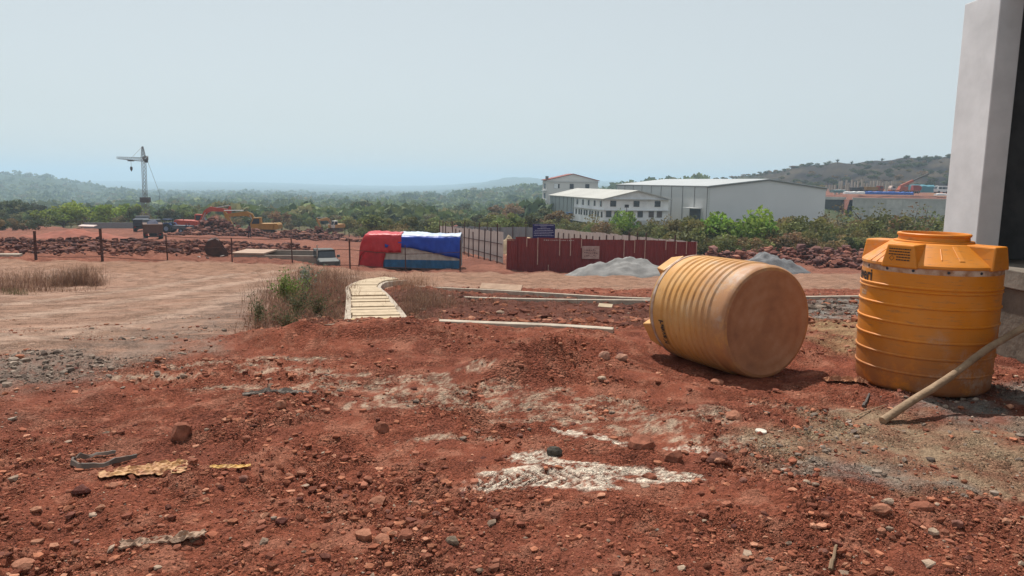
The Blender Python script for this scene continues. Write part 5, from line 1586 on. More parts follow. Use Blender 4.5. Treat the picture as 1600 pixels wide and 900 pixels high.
def stub_columns():
    r = random.Random(12); conc = mat('pale_column', (.40, .36, .31), .9)
    for i in range(22):
        px = 1291 + i * 4.9 + r.uniform(-1.2, 1.2); d = r.choice((288, 296, 304)); top = r.uniform(279, 287) if i > 3 else 289
        b = P(px, 300, d); tp = P(px, top, d)
        o = MB().box(-.28, .28, -.28, .28, -1, tp.z - b.z).build('concrete_column', conc, None, b)
        for k in range(3): MB().bar((-.2 + k * .2, .1, tp.z - b.z), (-.2 + k * .2 + r.uniform(-.05, .05), .1, tp.z - b.z + r.uniform(.6, 1.5)), .06).build('rebar', TRIM, o)
        tag(o, '%s bare concrete column from the left of the unfinished frame' % ['first', 'second', 'third', 'fourth', 'fifth', 'sixth', 'seventh', 'eighth', 'ninth', 'tenth', 'eleventh', 'twelfth', 'thirteenth', 'fourteenth', 'fifteenth', 'sixteenth', 'seventeenth', 'eighteenth', 'nineteenth', 'twentieth', 'twenty first', 'twenty second'][i], 'column', 'columns of the unfinished frame')
    a = P(1380, 282.5, 300); b = P(1394, 282.5, 300)
    tag(MB().box(0, b.x - a.x, 0, 4, 0, .5).build('roof_beam', mat('dark_beam', (.12, .10, .09), .9), None, a), 'dark beam resting on two columns of the unfinished frame', 'beam')
stub_columns()

# ================================================================== VEHICLES
TYRE = mat('tyre_rubber', (.03, .03, .03), .9)
def wheel(t, x, y, r, w=.35, hub=(.25, .2, .18)):
    o = MB().tube([(x, y - w / 2, r), (x, y + w / 2, r)], r, 16).build('wheel', TYRE, t)
    MB().tube([(x, y - w / 2 - .02, r), (x, y + w / 2 + .02, r)], r * .5, 10).build('rim', mat('wheel_rim%d' % (hub[0] * 100), hub, .7), o)

def tipper(loc, rz, bed, cab, label, group=None, sc_=1.0, name='tipper_truck', cargo=None):
    """tipper lorry, nose along +x"""
    t = empty(name, loc, rz, label, 'truck', group); t.scale = (sc_,) * 3
    bm_ = mat('truck_bed_%d_%d' % (bed[0] * 99, bed[2] * 99), bed, .7); cm_ = mat('truck_cab_%d_%d' % (cab[0] * 99, cab[2] * 99), cab, .5)
    MB().box(-3.2, 3.0, -.45, .45, .65, .95).build('chassis', TYRE, t)
    MB().hexa([(-3.2, -1.05, 1.0), (1.1, -1.05, 1.0), (1.1, 1.05, 1.0), (-3.2, 1.05, 1.0), (-3.4, -1.18, 2.2), (1.1, -1.18, 2.2), (1.1, 1.18, 2.2), (-3.4, 1.18, 2.2)]).build('tipper_body', bm_, t, bevel=.03)
    MB().hexa([(-3.29, -1.0, 1.02), (-3.23, -1.0, 1.02), (-3.23, 1.0, 1.02), (-3.29, 1.0, 1.02), (-3.46, -1.1, 2.15), (-3.41, -1.1, 2.15), (-3.41, 1.1, 2.15), (-3.46, 1.1, 2.15)]).build('tailgate', bm_, t)
    for i in range(5):
        for s in (-1, 1): MB().bar((-2.8 + i * .9, s * 1.07, 1.0), (-2.8 + i * .9, s * 1.21, 2.2), .09).build('body_rib', bm_, t)
    MB().prism([(1.35, .7), (3.2, .7), (3.25, 1.5), (3.0, 2.55), (1.4, 2.6)], -1.1, 1.1).build('cab', cm_, t, bevel=.04)
    MB().hexa([(3.215, -.95, 1.62), (3.24, -.95, 1.60), (3.24, .95, 1.60), (3.215, .95, 1.62), (3.03, -.9, 2.4), (3.06, -.9, 2.4), (3.06, .9, 2.4), (3.03, .9, 2.4)]).build('windscreen', GLASS, t)
    for s in (-1, 1):
        MB().box(1.9, 2.85, s * 1.105 - .01, s * 1.105 + .01, 1.6, 2.3).build('side_window', GLASS, t)
        wheel(t, 2.3, s * .95, .5); wheel(t, -1.5, s * .9, .5, .5); wheel(t, -2.6, s * .9, .5, .5)
        MB().box(-3.5, -3.44, s * .8 - .12, s * .8 + .12, .75, .92).build('tail_light', mat('red_lens', (.3, .02, .02), .4), t)
    MB().box(-3.45, -3.3, -1.0, 1.0, .55, .68).build('bumper', TYRE, t)
    if cargo: MB().hexa([(-2.9, -.8, 2.0), (.9, -.8, 2.0), (.9, .8, 2.0), (-2.9, .8, 2.0), (-2.2, -.4, 2.6), (.3, -.5, 2.55), (.4, .4, 2.5), (-2.0, .4, 2.65)]).build('load', cargo, t, bevel=.1)
    return t

def excavator(loc, rz, col, label, s=1.0, pose=0, cab=None):
    """tracked excavator, boom along +x"""
    t = empty('excavator', loc, rz, label, 'excavator', 'excavators on the site'); t.scale = (s,) * 3
    m = mat('digger_paint_%d_%d' % (col[0] * 99, col[1] * 99), col, .55, tuple(v * .75 for v in col), 2)
    mcab = m if cab is None else mat('digger_cab', cab, .6)
    blk = mat('digger_black', (.05, .045, .04), .8, (.12, .07, .05), 3)
    for sy in (-1, 1):
        pr = [(-1.9, .42), (-1.7, .12), (-1.4, 0), (1.4, 0), (1.7, .12), (1.9, .42), (1.7, .75), (1.4, .88), (-1.4, .88), (-1.7, .75)]
        tr = MB().prism(pr, sy * 1.15 - .3, sy * 1.15 + .3).build('track', blk, t)
        for i in range(6): MB().tube([(-1.25 + i * .5, sy * 1.15 - .33, .3), (-1.25 + i * .5, sy * 1.15 + .33, .3)], .18, 8).build('roller', mat('roller_steel', (.16, .12, .1), .8), tr)
    MB().box(-.8, .8, -.85, .85, .35, .98).build('undercarriage', blk, t)
    MB().prism([(-2.1, 1.05), (1.1, 1.05), (1.1, 1.9), (.2, 2.0), (-2.1, 2.05)], -1.3, 1.3).build('house', m, t, bevel=.05)
    MB().prism([(-2.75, 1.15), (-2.12, 1.02), (-2.12, 2.1), (-2.6, 2.08), (-2.8, 1.8)], -1.28, 1.28).build('counterweight', m, t, bevel=.08)
    c = MB().prism([(.0, 1.5), (1.55, 1.1), (1.7, 1.9), (1.25, 2.95), (.05, 3.0)], .25, 1.25).build('cab', mcab, t, bevel=.04)
    for y in (.235, 1.255): MB().prism([(.2, 1.95), (1.48, 1.95), (1.12, 2.75), (.2, 2.8)], y, y + .012).build('side_window', GLASS, c)
    MB().hexa([(1.69, .33, 1.95), (1.71, .33, 1.95), (1.71, 1.17, 1.95), (1.69, 1.17, 1.95), (1.3, .33, 2.85), (1.32, .33, 2.85), (1.32, 1.17, 2.85), (1.3, 1.17, 2.85)]).build('windscreen', GLASS, c)
    MB().tube([(-1.4, -.7, 2.0), (-1.4, -.7, 2.6)], .07, 8).build('exhaust', blk, t)
    B = [[(.9, 1.5), (1.7, 3.1), (2.6, 3.5), (6.0, 3.2)], [(.9, 1.5), (1.9, 3.3), (2.9, 3.9), (6.0, 3.7)]][pose]
    th = [.32, .40, .38, .22]
    up = [(x, z + h) for (x, z), h in zip(B, th)]; dn = [(x, z - h) for (x, z), h in zip(B, th)]
    bo = MB(); 
    for i in range(3): bo.prism([dn[i], dn[i + 1], up[i + 1], up[i]], -.28, .02)
    bo.build('boom', m, t)
    S0 = B[-1]; S1 = [(4.9, 1.3), (5.7, 1.6)][pose]
    dx, dz = S1[0] - S0[0], S1[1] - S0[1]; l = math.hypot(dx, dz); nx, nz = -dz / l, dx / l
    e0 = (S0[0] - dx / l * .7, S0[1] - dz / l * .7)
    MB().prism([(e0[0] + nx * .12, e0[1] + nz * .12), (S0[0] + nx * .32, S0[1] + nz * .32), (S1[0] + nx * .14, S1[1] + nz * .14), (S1[0] - nx * .14, S1[1] - nz * .14), (S0[0] - nx * .28, S0[1] - nz * .28), (e0[0] - nx * .12, e0[1] - nz * .12)], -.25, -.01).build('stick', m, t)
    bx_, bz = S1
    MB().prism([(bx_ + .1, bz + .15), (bx_ + .35, bz - .5), (bx_ + .1, bz - 1.05), (bx_ - .5, bz - 1.2), (bx_ - .95, bz - .9), (bx_ - .75, bz - .75), (bx_ - .3, bz - .6), (bx_ - .25, bz)], -.65, .4).build('bucket', blk, t)
    steel = mat('ram_steel', (.45, .45, .45), .35, metal=.6)
    for sy in (-.38, .10): MB().tube([(1.1, sy, 1.3), (2.1, sy, 3.3)], .07, 8).build('boom_ram', steel, t)
    MB().tube([(3.2, -.13, 4.0), (e0[0], -.13, e0[1] + .15)], .07, 8).build('stick_ram', steel, t)
    return t
YEL = (.38, .19, .035)
p = P(412, 375, 124); excavator((p.x, p.y, p.z + .75), math.pi, YEL, 'yellow tracked excavator with its boom stretched left over the boulders', 1.02, 0)
p = P(304, 369, 138); excavator((p.x, p.y, p.z + .7), 0, (.42, .06, .03), 'orange red tracked excavator with raised boom behind the boulder heap', 1.12, 1)
p = P(523, 368, 136); excavator((p.x, p.y, p.z + .7), math.radians(-120), (.46, .25, .09), 'small yellow excavator with white framed cab behind the far boulders', .68, 0, (.62, .60, .56))
p = P(239, 371, 100); tipper((p.x, p.y, Hz(p.x, p.y)), math.radians(117), (.13, .07, .05), (.14, .16, .18), 'brown tipper truck seen from behind near the crane', None, 1.0, 'tipper_truck', mat('blue_load', (.02, .025, .07), .7))
p = P(222, 361, 128); tipper((p.x, p.y, Hz(p.x, p.y)), math.radians(112), (.04, .05, .07), (.18, .19, .21), 'blue truck with white cab top left of the tipper', None, .95)

def tractor(px, py, d, label):
    p = P(px, py, d); t = empty('tractor', (p.x, d, Hz(p.x, d)), math.pi * .97, label, 'tractor')
    blue = mat('tractor_blue', (.03, .06, .16), .5)
    for s in (-1, 1):
        wheel(t, -.7, s * .85, .78, .42, (.2, .25, .35)); wheel(t, 1.3, s * .75, .45, .3, (.2, .25, .35))
        MB().prism([(-1.6, 1.35), (-1.3, 1.75), (-.5, 1.8), (.05, 1.4), (-.1, 1.3), (-.5, 1.62), (-1.25, 1.6)], s * .85 - .22, s * .85 + .22).build('mudguard', blue, t)
    MB().prism([(.1, .75), (1.9, .75), (1.95, 1.45), (1.6, 1.6), (.1, 1.65)], -.35, .35).build('bonnet', blue, t, bevel=.05)
    MB().box(-1.1, .2, -.3, .3, .6, .95).build('gearbox', TYRE, t)
    MB().prism([(-.9, 1.0), (-.35, 1.0), (-.35, 1.15), (-.75, 1.2), (-.85, 1.6), (-.95, 1.6)], -.25, .25).build('seat', TYRE, t)
    for x in (-1.0, .15):
        for s in (-.55, .55): MB().bar((x, s, 1.3), (x, s, 2.3), .06).build('canopy_post', TYRE, t)
    MB().box(-1.15, .3, -.65, .65, 2.3, 2.36).build('canopy', blue, t)
    MB().box(-4.6, -1.7, -.9, .9, .75, 1.35).build('trailer_bed', mat('trailer_grey', (.10, .11, .13), .7), t)
    for s in (-1, 1): wheel(t, -3.3, s * .95, .45, .25, (.2, .25, .35))
    MB().bar((-1.8, 0, .7), (-1.0, 0, .7), .1).build('drawbar', TYRE, t)
tractor(259, 360, 128, 'dark blue tractor with trailer right of the tipper truck')

def utility():
    p = P(509, 416, 46.5); z = Hz(p.x, 46.5)
    t = empty('utility_vehicle', (p.x, 46.5, z - .42), math.radians(-66), 'grey utility vehicle half hidden behind dry brush beside the concrete tank', 'vehicle')
    g_ = mat('dull_grey_paint', (.13, .135, .13), .5, (.09, .09, .085), 2); w_ = mat('pale_panel', (.09, .095, .09), .6); t.scale = (.85,) * 3
    MB().prism([(-1.6, .45), (1.6, .45), (1.65, .85), (.55, .98), (-1.6, .98)], -.72, .72).build('body', g_, t, bevel=.05)
    MB().prism([(-1.5, .98), (.5, .98), (.15, 1.45), (-1.4, 1.45)], -.66, .66).build('cabin', GLASS, t, bevel=.03)
    MB().box(-1.45, .2, -.68, .68, 1.455, 1.52).build('roof', w_, t, bevel=.02)
    MB().hexa([(.54, -.6, 1.0), (.58, -.6, 1.0), (.58, .6, 1.0), (.54, .6, 1.0), (.2, -.55, 1.42), (.24, -.55, 1.42), (.24, .55, 1.42), (.2, .55, 1.42)]).build('windscreen', GLASS, t)
    for s in (-1, 1):
        wheel(t, 1.05, s * .68, .36, .24); wheel(t, -1.05, s * .68, .36, .24)
        MB().tube([(1.62, s * .5, .72), (1.69, s * .5, .72)], .12, 12).build('headlight', w_, t)
        MB().box(.42, .55, s * .84 - .1, s * .84 + .1, 1.0, 1.18).build('mirror', w_, t)
        MB().prism([(.65, .6), (.75, .88), (1.35, .9), (1.5, .6)], s * .74 - .06, s * .74 + .06).build('mudguard', w_, t)
    MB().box(1.64, 1.74, -.75, .75, .45, .58).build('bumper', w_, t)
utility()

# lorries on the upper terrace
p = P(1365, 301, 272); tipper((p.x, p.y, p.z), math.radians(2), (.34, .20, .06), (.28, .05, .035), 'yellow tipper truck with red cab on the upper terrace', None, .95)
p = P(1340, 301, 276); tipper((p.x, p.y, p.z), math.radians(8), (.08, .08, .085), (.10, .10, .11), 'dark tipper truck left of the yellow one on the terrace', None, .85)
p = P(1471, 302, 268); 
def bus():
    t = empty('white_lorry', (p.x, p.y, p.z), math.radians(182), 'white lorry parked at the right end of the terrace', 'truck')
    wh = mat('lorry_white', (.70, .70, .70), .5)
    MB().prism([(-2.4, .5), (2.3, .5), (2.4, 1.5), (1.9, 2.6), (-2.4, 2.6)], -1.05, 1.05).build('body', wh, t, bevel=.06)
    for x0, x1 in ((-2.2, -.9), (-.75, .5), (.65, 1.75)):
        for s in (-1, 1): MB().box(x0, x1, s * 1.06 - .012, s * 1.06 + .012, 1.45, 2.2).build('side_window', GLASS, t)
    MB().hexa([(2.4, -.9, 1.55), (2.43, -.9, 1.55), (2.43, .9, 1.55), (2.4, .9, 1.55), (1.98, -.85, 2.45), (2.01, -.85, 2.45), (2.01, .85, 2.45), (1.98, .85, 2.45)]).build('windscreen', GLASS, t)
    for s in (-1, 1): wheel(t, 1.6, s * .95, .45); wheel(t, -1.5, s * .95, .45)
bus()
def mobile_crane():
    q = P(1412, 302, 268); t = empty('mobile_crane', q, 0, 'orange lorry crane with a long boom raised to the right', 'crane')
    og = mat('crane_orange', (.44, .10, .05), .55); rd = mat('crane_red', (.32, .04, .035), .55)
    MB().box(-5.2, 5.2, -1.1, 1.1, .7, 1.15).build('chassis', og, t, bevel=.04)
    MB().prism([(-5.2, 1.16), (-3.4, 1.16), (-3.4, 2.5), (-4.7, 2.6), (-5.2, 1.9)], -1.1, 1.1).build('cab', mat('cab_pale', (.55, .40, .33), .5), t, bevel=.05)
    MB().box(-4.6, -3.6, -1.13, -1.105, 1.8, 2.4).build('side_window', GLASS, t)
    MB().prism([(-2.2, 1.16), (1.0, 1.16), (1.0, 2.3), (-1.6, 2.5)], -1.0, 1.0).build('crane_house', og, t, bevel=.05)
    MB().prism([(2.8, 1.16), (5.6, 1.16), (5.8, 2.3), (5.0, 2.9), (3.0, 2.9)], -1.05, 1.05).build('rear_unit', rd, t, bevel=.05)
    tip = P(1451, 271.5, 268) - q
    MB().bar((-1.6, -.3, 2.4), Vector((-1.6, -.3, 2.4)).lerp(tip, .45), .75, .8).build('boom', og, t)
    MB().bar(Vector((-1.6, -.3, 2.4)).lerp(tip, .42), tip, .45, .5).build('boom_extension', mat('boom_dark', (.10, .08, .07), .6), t)
    MB().tube([(1.0, -.3, 1.6), Vector((-1.6, -.3, 2.1)).lerp(tip, .3)], .16, 8).build('ram', TRIM, t)
    for x in (-4.2, -.6, .8, 3.2, 4.6):
        for s in (-1, 1): wheel(t, x, s * .95, .5, .35)
mobile_crane()

# ================================================================== TOWER CRANE
def tower_crane():
    d = 150.0; piv = P(224.5, 250, d); gx = P(228, 345, d).x; zb = Hz(gx, d)
    t = empty('tower_crane', (gx, d, zb), 0, 'slim lattice tower crane rising behind the excavation site', 'crane')
    st = mat('crane_steel', (.20, .20, .205), .6, (.13, .12, .12), 3)
    hp = piv.z - zb
    def lattice(a, b, w, bays, name, r=.055, w1=None, parent=None):
        a = Vector(a); b = Vector(b); dr = (b - a).normalized(); up = Vector((0, 1, 0)) if abs(dr.z) > .8 else Vector((0, 0, 1))
        sx = dr.cross(up).normalized(); sy = sx.cross(dr).normalized(); w1 = w1 or w
        def cnr(f, k):
            ww = w + (w1 - w) * f; c = a.lerp(b, f); return c + sx * ww / 2 * (1, -1, -1, 1)[k] + sy * ww / 2 * (1, 1, -1, -1)[k]
        mb = MB()
        for k in range(4):
            mb.bar(cnr(0, k), cnr(1, k), r * 2)
        for i in range(bays):
            for k in range(4):
                f0, f1 = i / bays, (i + 1) / bays
                k2 = (k + 1) % 4
                mb.bar(cnr(f0, k), cnr(f1, k2) if i % 2 else cnr(f1, k2), r * 1.3); mb.bar(cnr(f1, k), cnr(f1, k2), r * 1.3)
        return mb.build(name, st, parent or t)
    px = piv.x - gx
    lattice((0, 0, 0), (px * .45, 0, hp * .45), 1.0, 7, 'lower_mast', .038)
    lattice((px * .40, 0, hp * .40), (px, 0, hp), .62, 11, 'upper_mast', .03)
    MB().box(px * .42 - .75, px * .42 + .75, -.75, .75, hp * .39, hp * .46).build('climbing_frame', mat('crane_dark', (.09, .085, .08), .7), t)
    ap = P(222.5, 229, d) - Vector((gx, d, zb))
    lattice((px, 0, hp), ap, .75, 5, 'tower_head', .035, .2)
    jt = P(184, 246.5, 139) - Vector((gx, d, zb))
    lattice((px, -.3, hp + .1), jt, .75, 12, 'jib', .027, .35)
    ct = P(228.5, 246.5, 154) - Vector((gx, d, zb))
    lattice((px, .3, hp + .1), ct, .7, 3, 'counter_jib', .05)
    wire = mat('crane_wire', (.12, .12, .12), .6)
    j0 = Vector((px, -.3, hp + .1))
    MB().tube([ap, j0.lerp(jt, .5)], .03, 5).build('tie_bar', wire, t)
    MB().tube([ap, ct], .03, 5).build('tie_bar', wire, t)
    MB().tube([ct, (1.2, 4.0, hp * .5), (.9, 3, 1.0)], .03, 5).build('back_stay', wire, t)
    tr = j0.lerp(jt, .5); MB().box(tr.x - .4, tr.x + .4, tr.y - .5, tr.y + .5, tr.z - .5, tr.z - .3).build('trolley', mat('crane_dark', (.09, .085, .08), .7), t)
    hk = P(201, 264, tr.y + d) - Vector((gx, d, zb))
    MB().tube([(tr.x, tr.y, tr.z - .4), (tr.x, tr.y, hk.z + .4)], .025, 5).build('hoist_rope', wire, t)
    MB().prism([(tr.x - .14, hk.z + .45), (tr.x + .14, hk.z + .45), (tr.x + .22, hk.z), (tr.x, hk.z - .45), (tr.x - .22, hk.z)], tr.y - .12, tr.y + .12).build('hook_block', mat('crane_dark', (.09, .085, .08), .7), t)
    MB().box(-1.5, 1.5, -1.5, 1.5, -.4, .9).build('base', mat('crane_base', (.25, .12, .09), .8), t, bevel=.05)
    MB().box(px + .2, px + .75, -.3, .3, hp - .5, hp + .2).build('cab', mat('crane_dark', (.09, .085, .08), .7), t, bevel=.05)
tower_crane()

# ================================================================== LOW THINGS BEYOND THE ROAD
def basin():
    a = P(365, 414, 46); b = P(496, 416, 46); L = b.x - a.x; z = max(a.z, Hz(a.x, 46), Hz(b.x, 46), Hz(a.x + 2, 45.5)) - .05; h = .16; W = 2.6
    t = empty('concrete_basin', (a.x, 46, z), 0, 'long low concrete basin with a pale slab on its left end', 'basin')
    cm = mat('basin_concrete', (.34, .27, .22), .9, (.25, .19, .16), 2)
    for n_, bx_ in (('wall', (0, L, 0, .18)), ('wall', (0, L, W - .18, W)), ('wall', (0, .18, .183, W - .183)), ('wall', (L - .18, L, .183, W - .183))):
        MB().box(*bx_, -.4, h + (.10 if bx_[2] > 1 else 0)).build(n_, cm, t, bevel=.015)
    MB().box(.19, L - .19, .19, W - .19, -.4, -.1).build('basin_floor', mat('dark_basin_floor', (.05, .055, .055), .5), t)  # basin floor coloured much darker than its walls
    MB().box(-.1, 1.9, -.05, W + .05, h + .02, h + .13).build('cover_slab', mat('pale_pink_slab', (.42, .30, .23), .9, (.34, .23, .17), 2), t, bevel=.015)
    MB().box(L - .02, L + .04, -.06, -.003, 0, h + .7).build('marker_post', mat('pale_post', (.5, .42, .36), .8), t)
basin()
board('brick_plank', 391, 404.3, 47, 1.0, .3, .08, .05, 0, mat('brick_red_plank', (.20, .07, .05), .9), 'short red brown plank lying on the basin slab', 'plank')
def bucket(px, py, d, label):
    p_ = P(px, py, d); z = Hz(p_.x, d)
    t = empty('digger_bucket', (p_.x, d, z), math.radians(20), label, 'bucket')
    m = mat('rust_black_steel', (.055, .035, .032), .8, (.10, .05, .04), 3)
    prof = [(-.55, .2), (-.65, .6), (-.45, 1.0), (0, 1.15), (.2, 1.0)]
    mb = MB()
    th = .06
    inner = [(x * .9 + .03, z_ * .93 + .02) for x, z_ in prof]
    for i in range(len(prof) - 1): mb.prism([prof[i], prof[i + 1], inner[i + 1], inner[i]], -.6, .6)
    mb.build('shell', m, t)
    for s in (-.66, .605): MB().prism([(-.55, .2), (-.65, .6), (-.45, 1.0), (0, 1.15), (.2, 1.0), (.75, .05), (-.3, .02)], s, s + .055).build('side_plate', m, t)
    for i in range(5): MB().hexa([(-.45, -.55 + i * .25, .05), (-.3, -.55 + i * .25, .05), (-.3, -.43 + i * .25, .05), (-.45, -.43 + i * .25, .05), (-.5, -.52 + i * .25, .28), (-.44, -.52 + i * .25, .28), (-.44, -.46 + i * .25, .28), (-.5, -.46 + i * .25, .28)]).build('tooth', m, t)
bucket(338, 405, 46.5, 'rusty black digger bucket lying behind the fence')
def sack(px, py, d, w, label, k):
    p_ = P(px, py, d); V, Fc = ico(2, 700 + k, .6, .05)
    V = V * np.array([w / 2, w / 3.2, w / 3.6]) ; o = link_mesh('sack', np_mesh('sack', V, Fc, smooth=True), mat('white_sack', (.62, .58, .55), .8, (.45, .38, .34), 6), None, (p_.x, d, Hz(p_.x, d) + w * .15), (0, .3, k))
    tag(o, label, 'sack')
sack(311, 408, 44, .36, 'small white sack left of the digger bucket', 1); sack(324, 410, 43.5, .48, 'long white sack in front of the digger bucket', 2); sack(347, 404, 45.6, .4, 'pale sack leaning on the digger bucket', 3)
p_ = P(418, 402, 50); V, Fc = ico(2, 811, .8, .07); V = V * np.array([.75, .6, .62])
tag(link_mesh('boulder', np_mesh('boulder', V, Fc, np.tile([[.10, .045, .035]], (len(V), 1))), attr_mat('boulder_stone'), None, (p_.x, 50, Hz(p_.x, 50) + .25)), 'dark red boulder behind the concrete basin', 'boulder')
heap('earth_heap', 115, 366, 92, 12, 7, 1.3, mat('bright_red_earth', (.30, .10, .065), .95, (.22, .075, .05), .8, .6, 6), 'low bright red earth heap on the left site', 'earth heap', 210, ((0, 0, .95), (.45, .1, .7), (-.5, 0, .6)))
board('white_sheet', 137, 353.5, 90, 1.9, .9, .1, 0, .15, mat('dusty_white_sheet', (.62, .50, .46), .8), 'dusty white sheet on top of the left red earth heap', 'sheet')
board('site_wall', 230, 357, 142, 24, .3, 1.1, .0, 0, mat('low_grey_wall', (.22, .22, .23), .9), 'low grey wall at the back of the excavation site', 'wall')

# ================================================================== PEOPLE
def person(px, py, d, top, legs, label, yaw=0, stride=.12):
    p_ = P(px, py, d)
    V = [(0, 0, .95), (0, .01, 1.15), (0, .01, 1.40), (0, 0, 1.50), (0, 0, 1.56), (0, .02, 1.68), (.09, 0, .90), (.10, stride * .5, .50), (.10, stride, .08), (.10, stride + .14, .03), (-.09, 0, .90), (-.10, -stride * .5, .50), (-.10, -stride, .08), (-.10, -stride + .14, .03),
         (.17, 0, 1.40), (.23, -.02, 1.13), (.22, .08, .88), (.22, .1, .78), (-.17, 0, 1.40), (-.23, .02, 1.13), (-.22, .12, .90), (-.22, .14, .80), (0, .03, 1.77)]
    R = [.15, .14, .16, .06, .055, .095, .095, .065, .045, .04, .095, .065, .045, .04, .065, .045, .035, .035, .065, .045, .035, .035, .06]
    E = [(0, 1), (1, 2), (2, 3), (3, 4), (4, 5), (5, 22), (0, 6), (6, 7), (7, 8), (8, 9), (0, 10), (10, 11), (11, 12), (12, 13), (2, 14), (14, 15), (15, 16), (16, 17), (2, 18), (18, 19), (19, 20), (20, 21)]
    me = bpy.data.meshes.new('person'); me.from_pydata(V, E, [])
    o = link_mesh('person', me, mat('worker_%s' % label[:12].replace(' ', '_'), legs, .9), None, (p_.x, d, Hz(p_.x, d)), (0, 0, yaw))
    sk = o.modifiers.new('skin', 'SKIN')
    sv = me.skin_vertices[0].data
    for i, r_ in enumerate(R): sv[i].radius = (r_, r_)
    sv[0].use_root = True
    o.modifiers.new('smooth', 'SUBSURF').levels = 1
    tag(o, label, 'person')
    h_ = MB().lathe([(.001, 1.80), (.06, 1.795), (.09, 1.77), (.1, 1.70), (.094, 1.69)], 12, False, False).build('hair', mat('dark_hair', (.02, .018, .018), .8), o, (0, .02, 0), smooth=True)
    MB().lathe([(.155, .93), (.165, 1.05), (.16, 1.2), (.185, 1.36), (.17, 1.44), (.08, 1.50)], 14, False, False).build('shirt', mat('shirt_%d_%d' % (top[0] * 99, top[2] * 99), top, .9), o, (0, .005, 0), smooth=True)
person(291.5, 363, 118, (.05, .06, .10), (.04, .045, .07), 'worker in dark clothes standing left of the boulder heap', .4)
person(390, 378, 95, (.16, .07, .09), (.03, .03, .045), 'worker in a maroon top standing before the yellow excavator', -.5)
person(296, 363, 121, (.25, .3, .38), (.04, .05, .08), 'worker in a pale blue shirt beside the dark clothed one', 1.2)

# ================================================================== TREES
def tree_mesh(seed, h, r, n_cl, per, leaf, trunk=.5, flat=.7, tone=(1, 1, 1), sparse=1.0):
    """-> trunk mesh, crown mesh: limbs end in clumps of leaves"""
    q = np.random.default_rng(seed)
    cl = []
    for i in range(n_cl):
        for _ in range(30):
            v = q.uniform(-1, 1, 3)
            if .25 < np.linalg.norm(v) < 1: break
        cl.append(np.array([v[0] * r, v[1] * r, h * trunk + (v[2] * .5 + .5) * h * (1 - trunk)]))
    cl = np.array(cl)
    mb = MB()
    th = h * trunk * 1.1
    mb.tube([(0, 0, -.4), (q.normal() * .1, q.normal() * .1, th * .5), (q.normal() * .15, q.normal() * .15, th)], [h * .032, h * .024, h * .016], 7)
    for c in cl[:min(12, n_cl)]:
        m_ = c * .5 + np.array([0, 0, th * .45]); mb.tube([(0, 0, th * .75), tuple(m_), tuple(c)], [h * .013, h * .009, h * .003], 5)
    tm = mb.mesh('trunk')
    V, C = [], []
    for c in cl:
        rad = r * q.uniform(.28, .5); m = int(per * q.uniform(.6, 1.3))
        d = q.normal(size=(m, 3)); d /= np.linalg.norm(d, axis=1)[:, None]
        pos = c + d * (rad * q.uniform(.35, 1.0, m) ** .6)[:, None] * np.array([1, 1, flat])
        d1 = q.normal(size=(m, 3)); d1 /= np.linalg.norm(d1, axis=1)[:, None]
        d2 = np.cross(d1, q.normal(size=(m, 3))); d2 /= np.linalg.norm(d2, axis=1)[:, None]
        L = (leaf * q.uniform(.6, 1.4, m))[:, None]
        V.append(np.stack([pos - d1 * L * .5, pos + d2 * L * .32, pos + d1 * L * .5, pos - d2 * L * .32], 1).reshape(-1, 3))
        k = np.array(tone) * q.uniform(.65, 1.35) * np.array([q.uniform(.9, 1.15), 1, q.uniform(.85, 1.1)])
        C.append(np.repeat(k[None] * q.uniform(.8, 1.2, (m, 1)), 4, 0))
    V = np.concatenate(V); C = np.concatenate(C)
    return tm, np_mesh('crown', V, np.arange(len(V)).reshape(-1, 4), C)
BARKM = mat('tree_bark', (.12, .09, .07), .95, (.07, .05, .04), 3)
LEAFM = leaf_mat('tree_leaves', (.155, .170, .058), .035, .30, .35)
DARKL = leaf_mat('dark_tree_leaves', (.085, .10, .045), .02, .25, .3)
LIMEL = leaf_mat('bright_tree_leaves', (.19, .28, .05), .015, .15, .45)
TANL = leaf_mat('olive_dry_leaves', (.19, .145, .068), .03, .25, .35)
PROTO = {}
def protos():
    for k in range(6): PROTO['a', k] = tree_mesh(900 + k, 5.0, 2.3, 16, 80, .42, .38)
    for k in range(5): PROTO['b', k] = tree_mesh(930 + k, 3.2, 2.1, 18, 75, .32, .16, .8)
    for k in range(3): PROTO['s', k] = tree_mesh(960 + k, 4.6, 2.2, 11, 26, .30, .3)
protos()
def tree(x, y, kind, k, s, m, label, group=None, cat='tree', sx=1.0, name='tree', z=None):
    t = empty(name, (x, y, (Hz(x, y) if z is None else z) - .1), random.uniform(0, 6.28), label, cat, group); t.scale = (s * sx, s * sx, s)
    tm, cm = PROTO[kind, k]
    link_mesh('trunk', tm, BARKM, t)
    o = bpy.data.objects.new('crown', cm)
    COL.objects.link(o); o.parent = t
    if not cm.materials: cm.materials.append(LEAFM)
    o.material_slots[0].link = 'OBJECT'; o.material_slots[0].material = m
    o['kind'] = 'stuff'
    return t
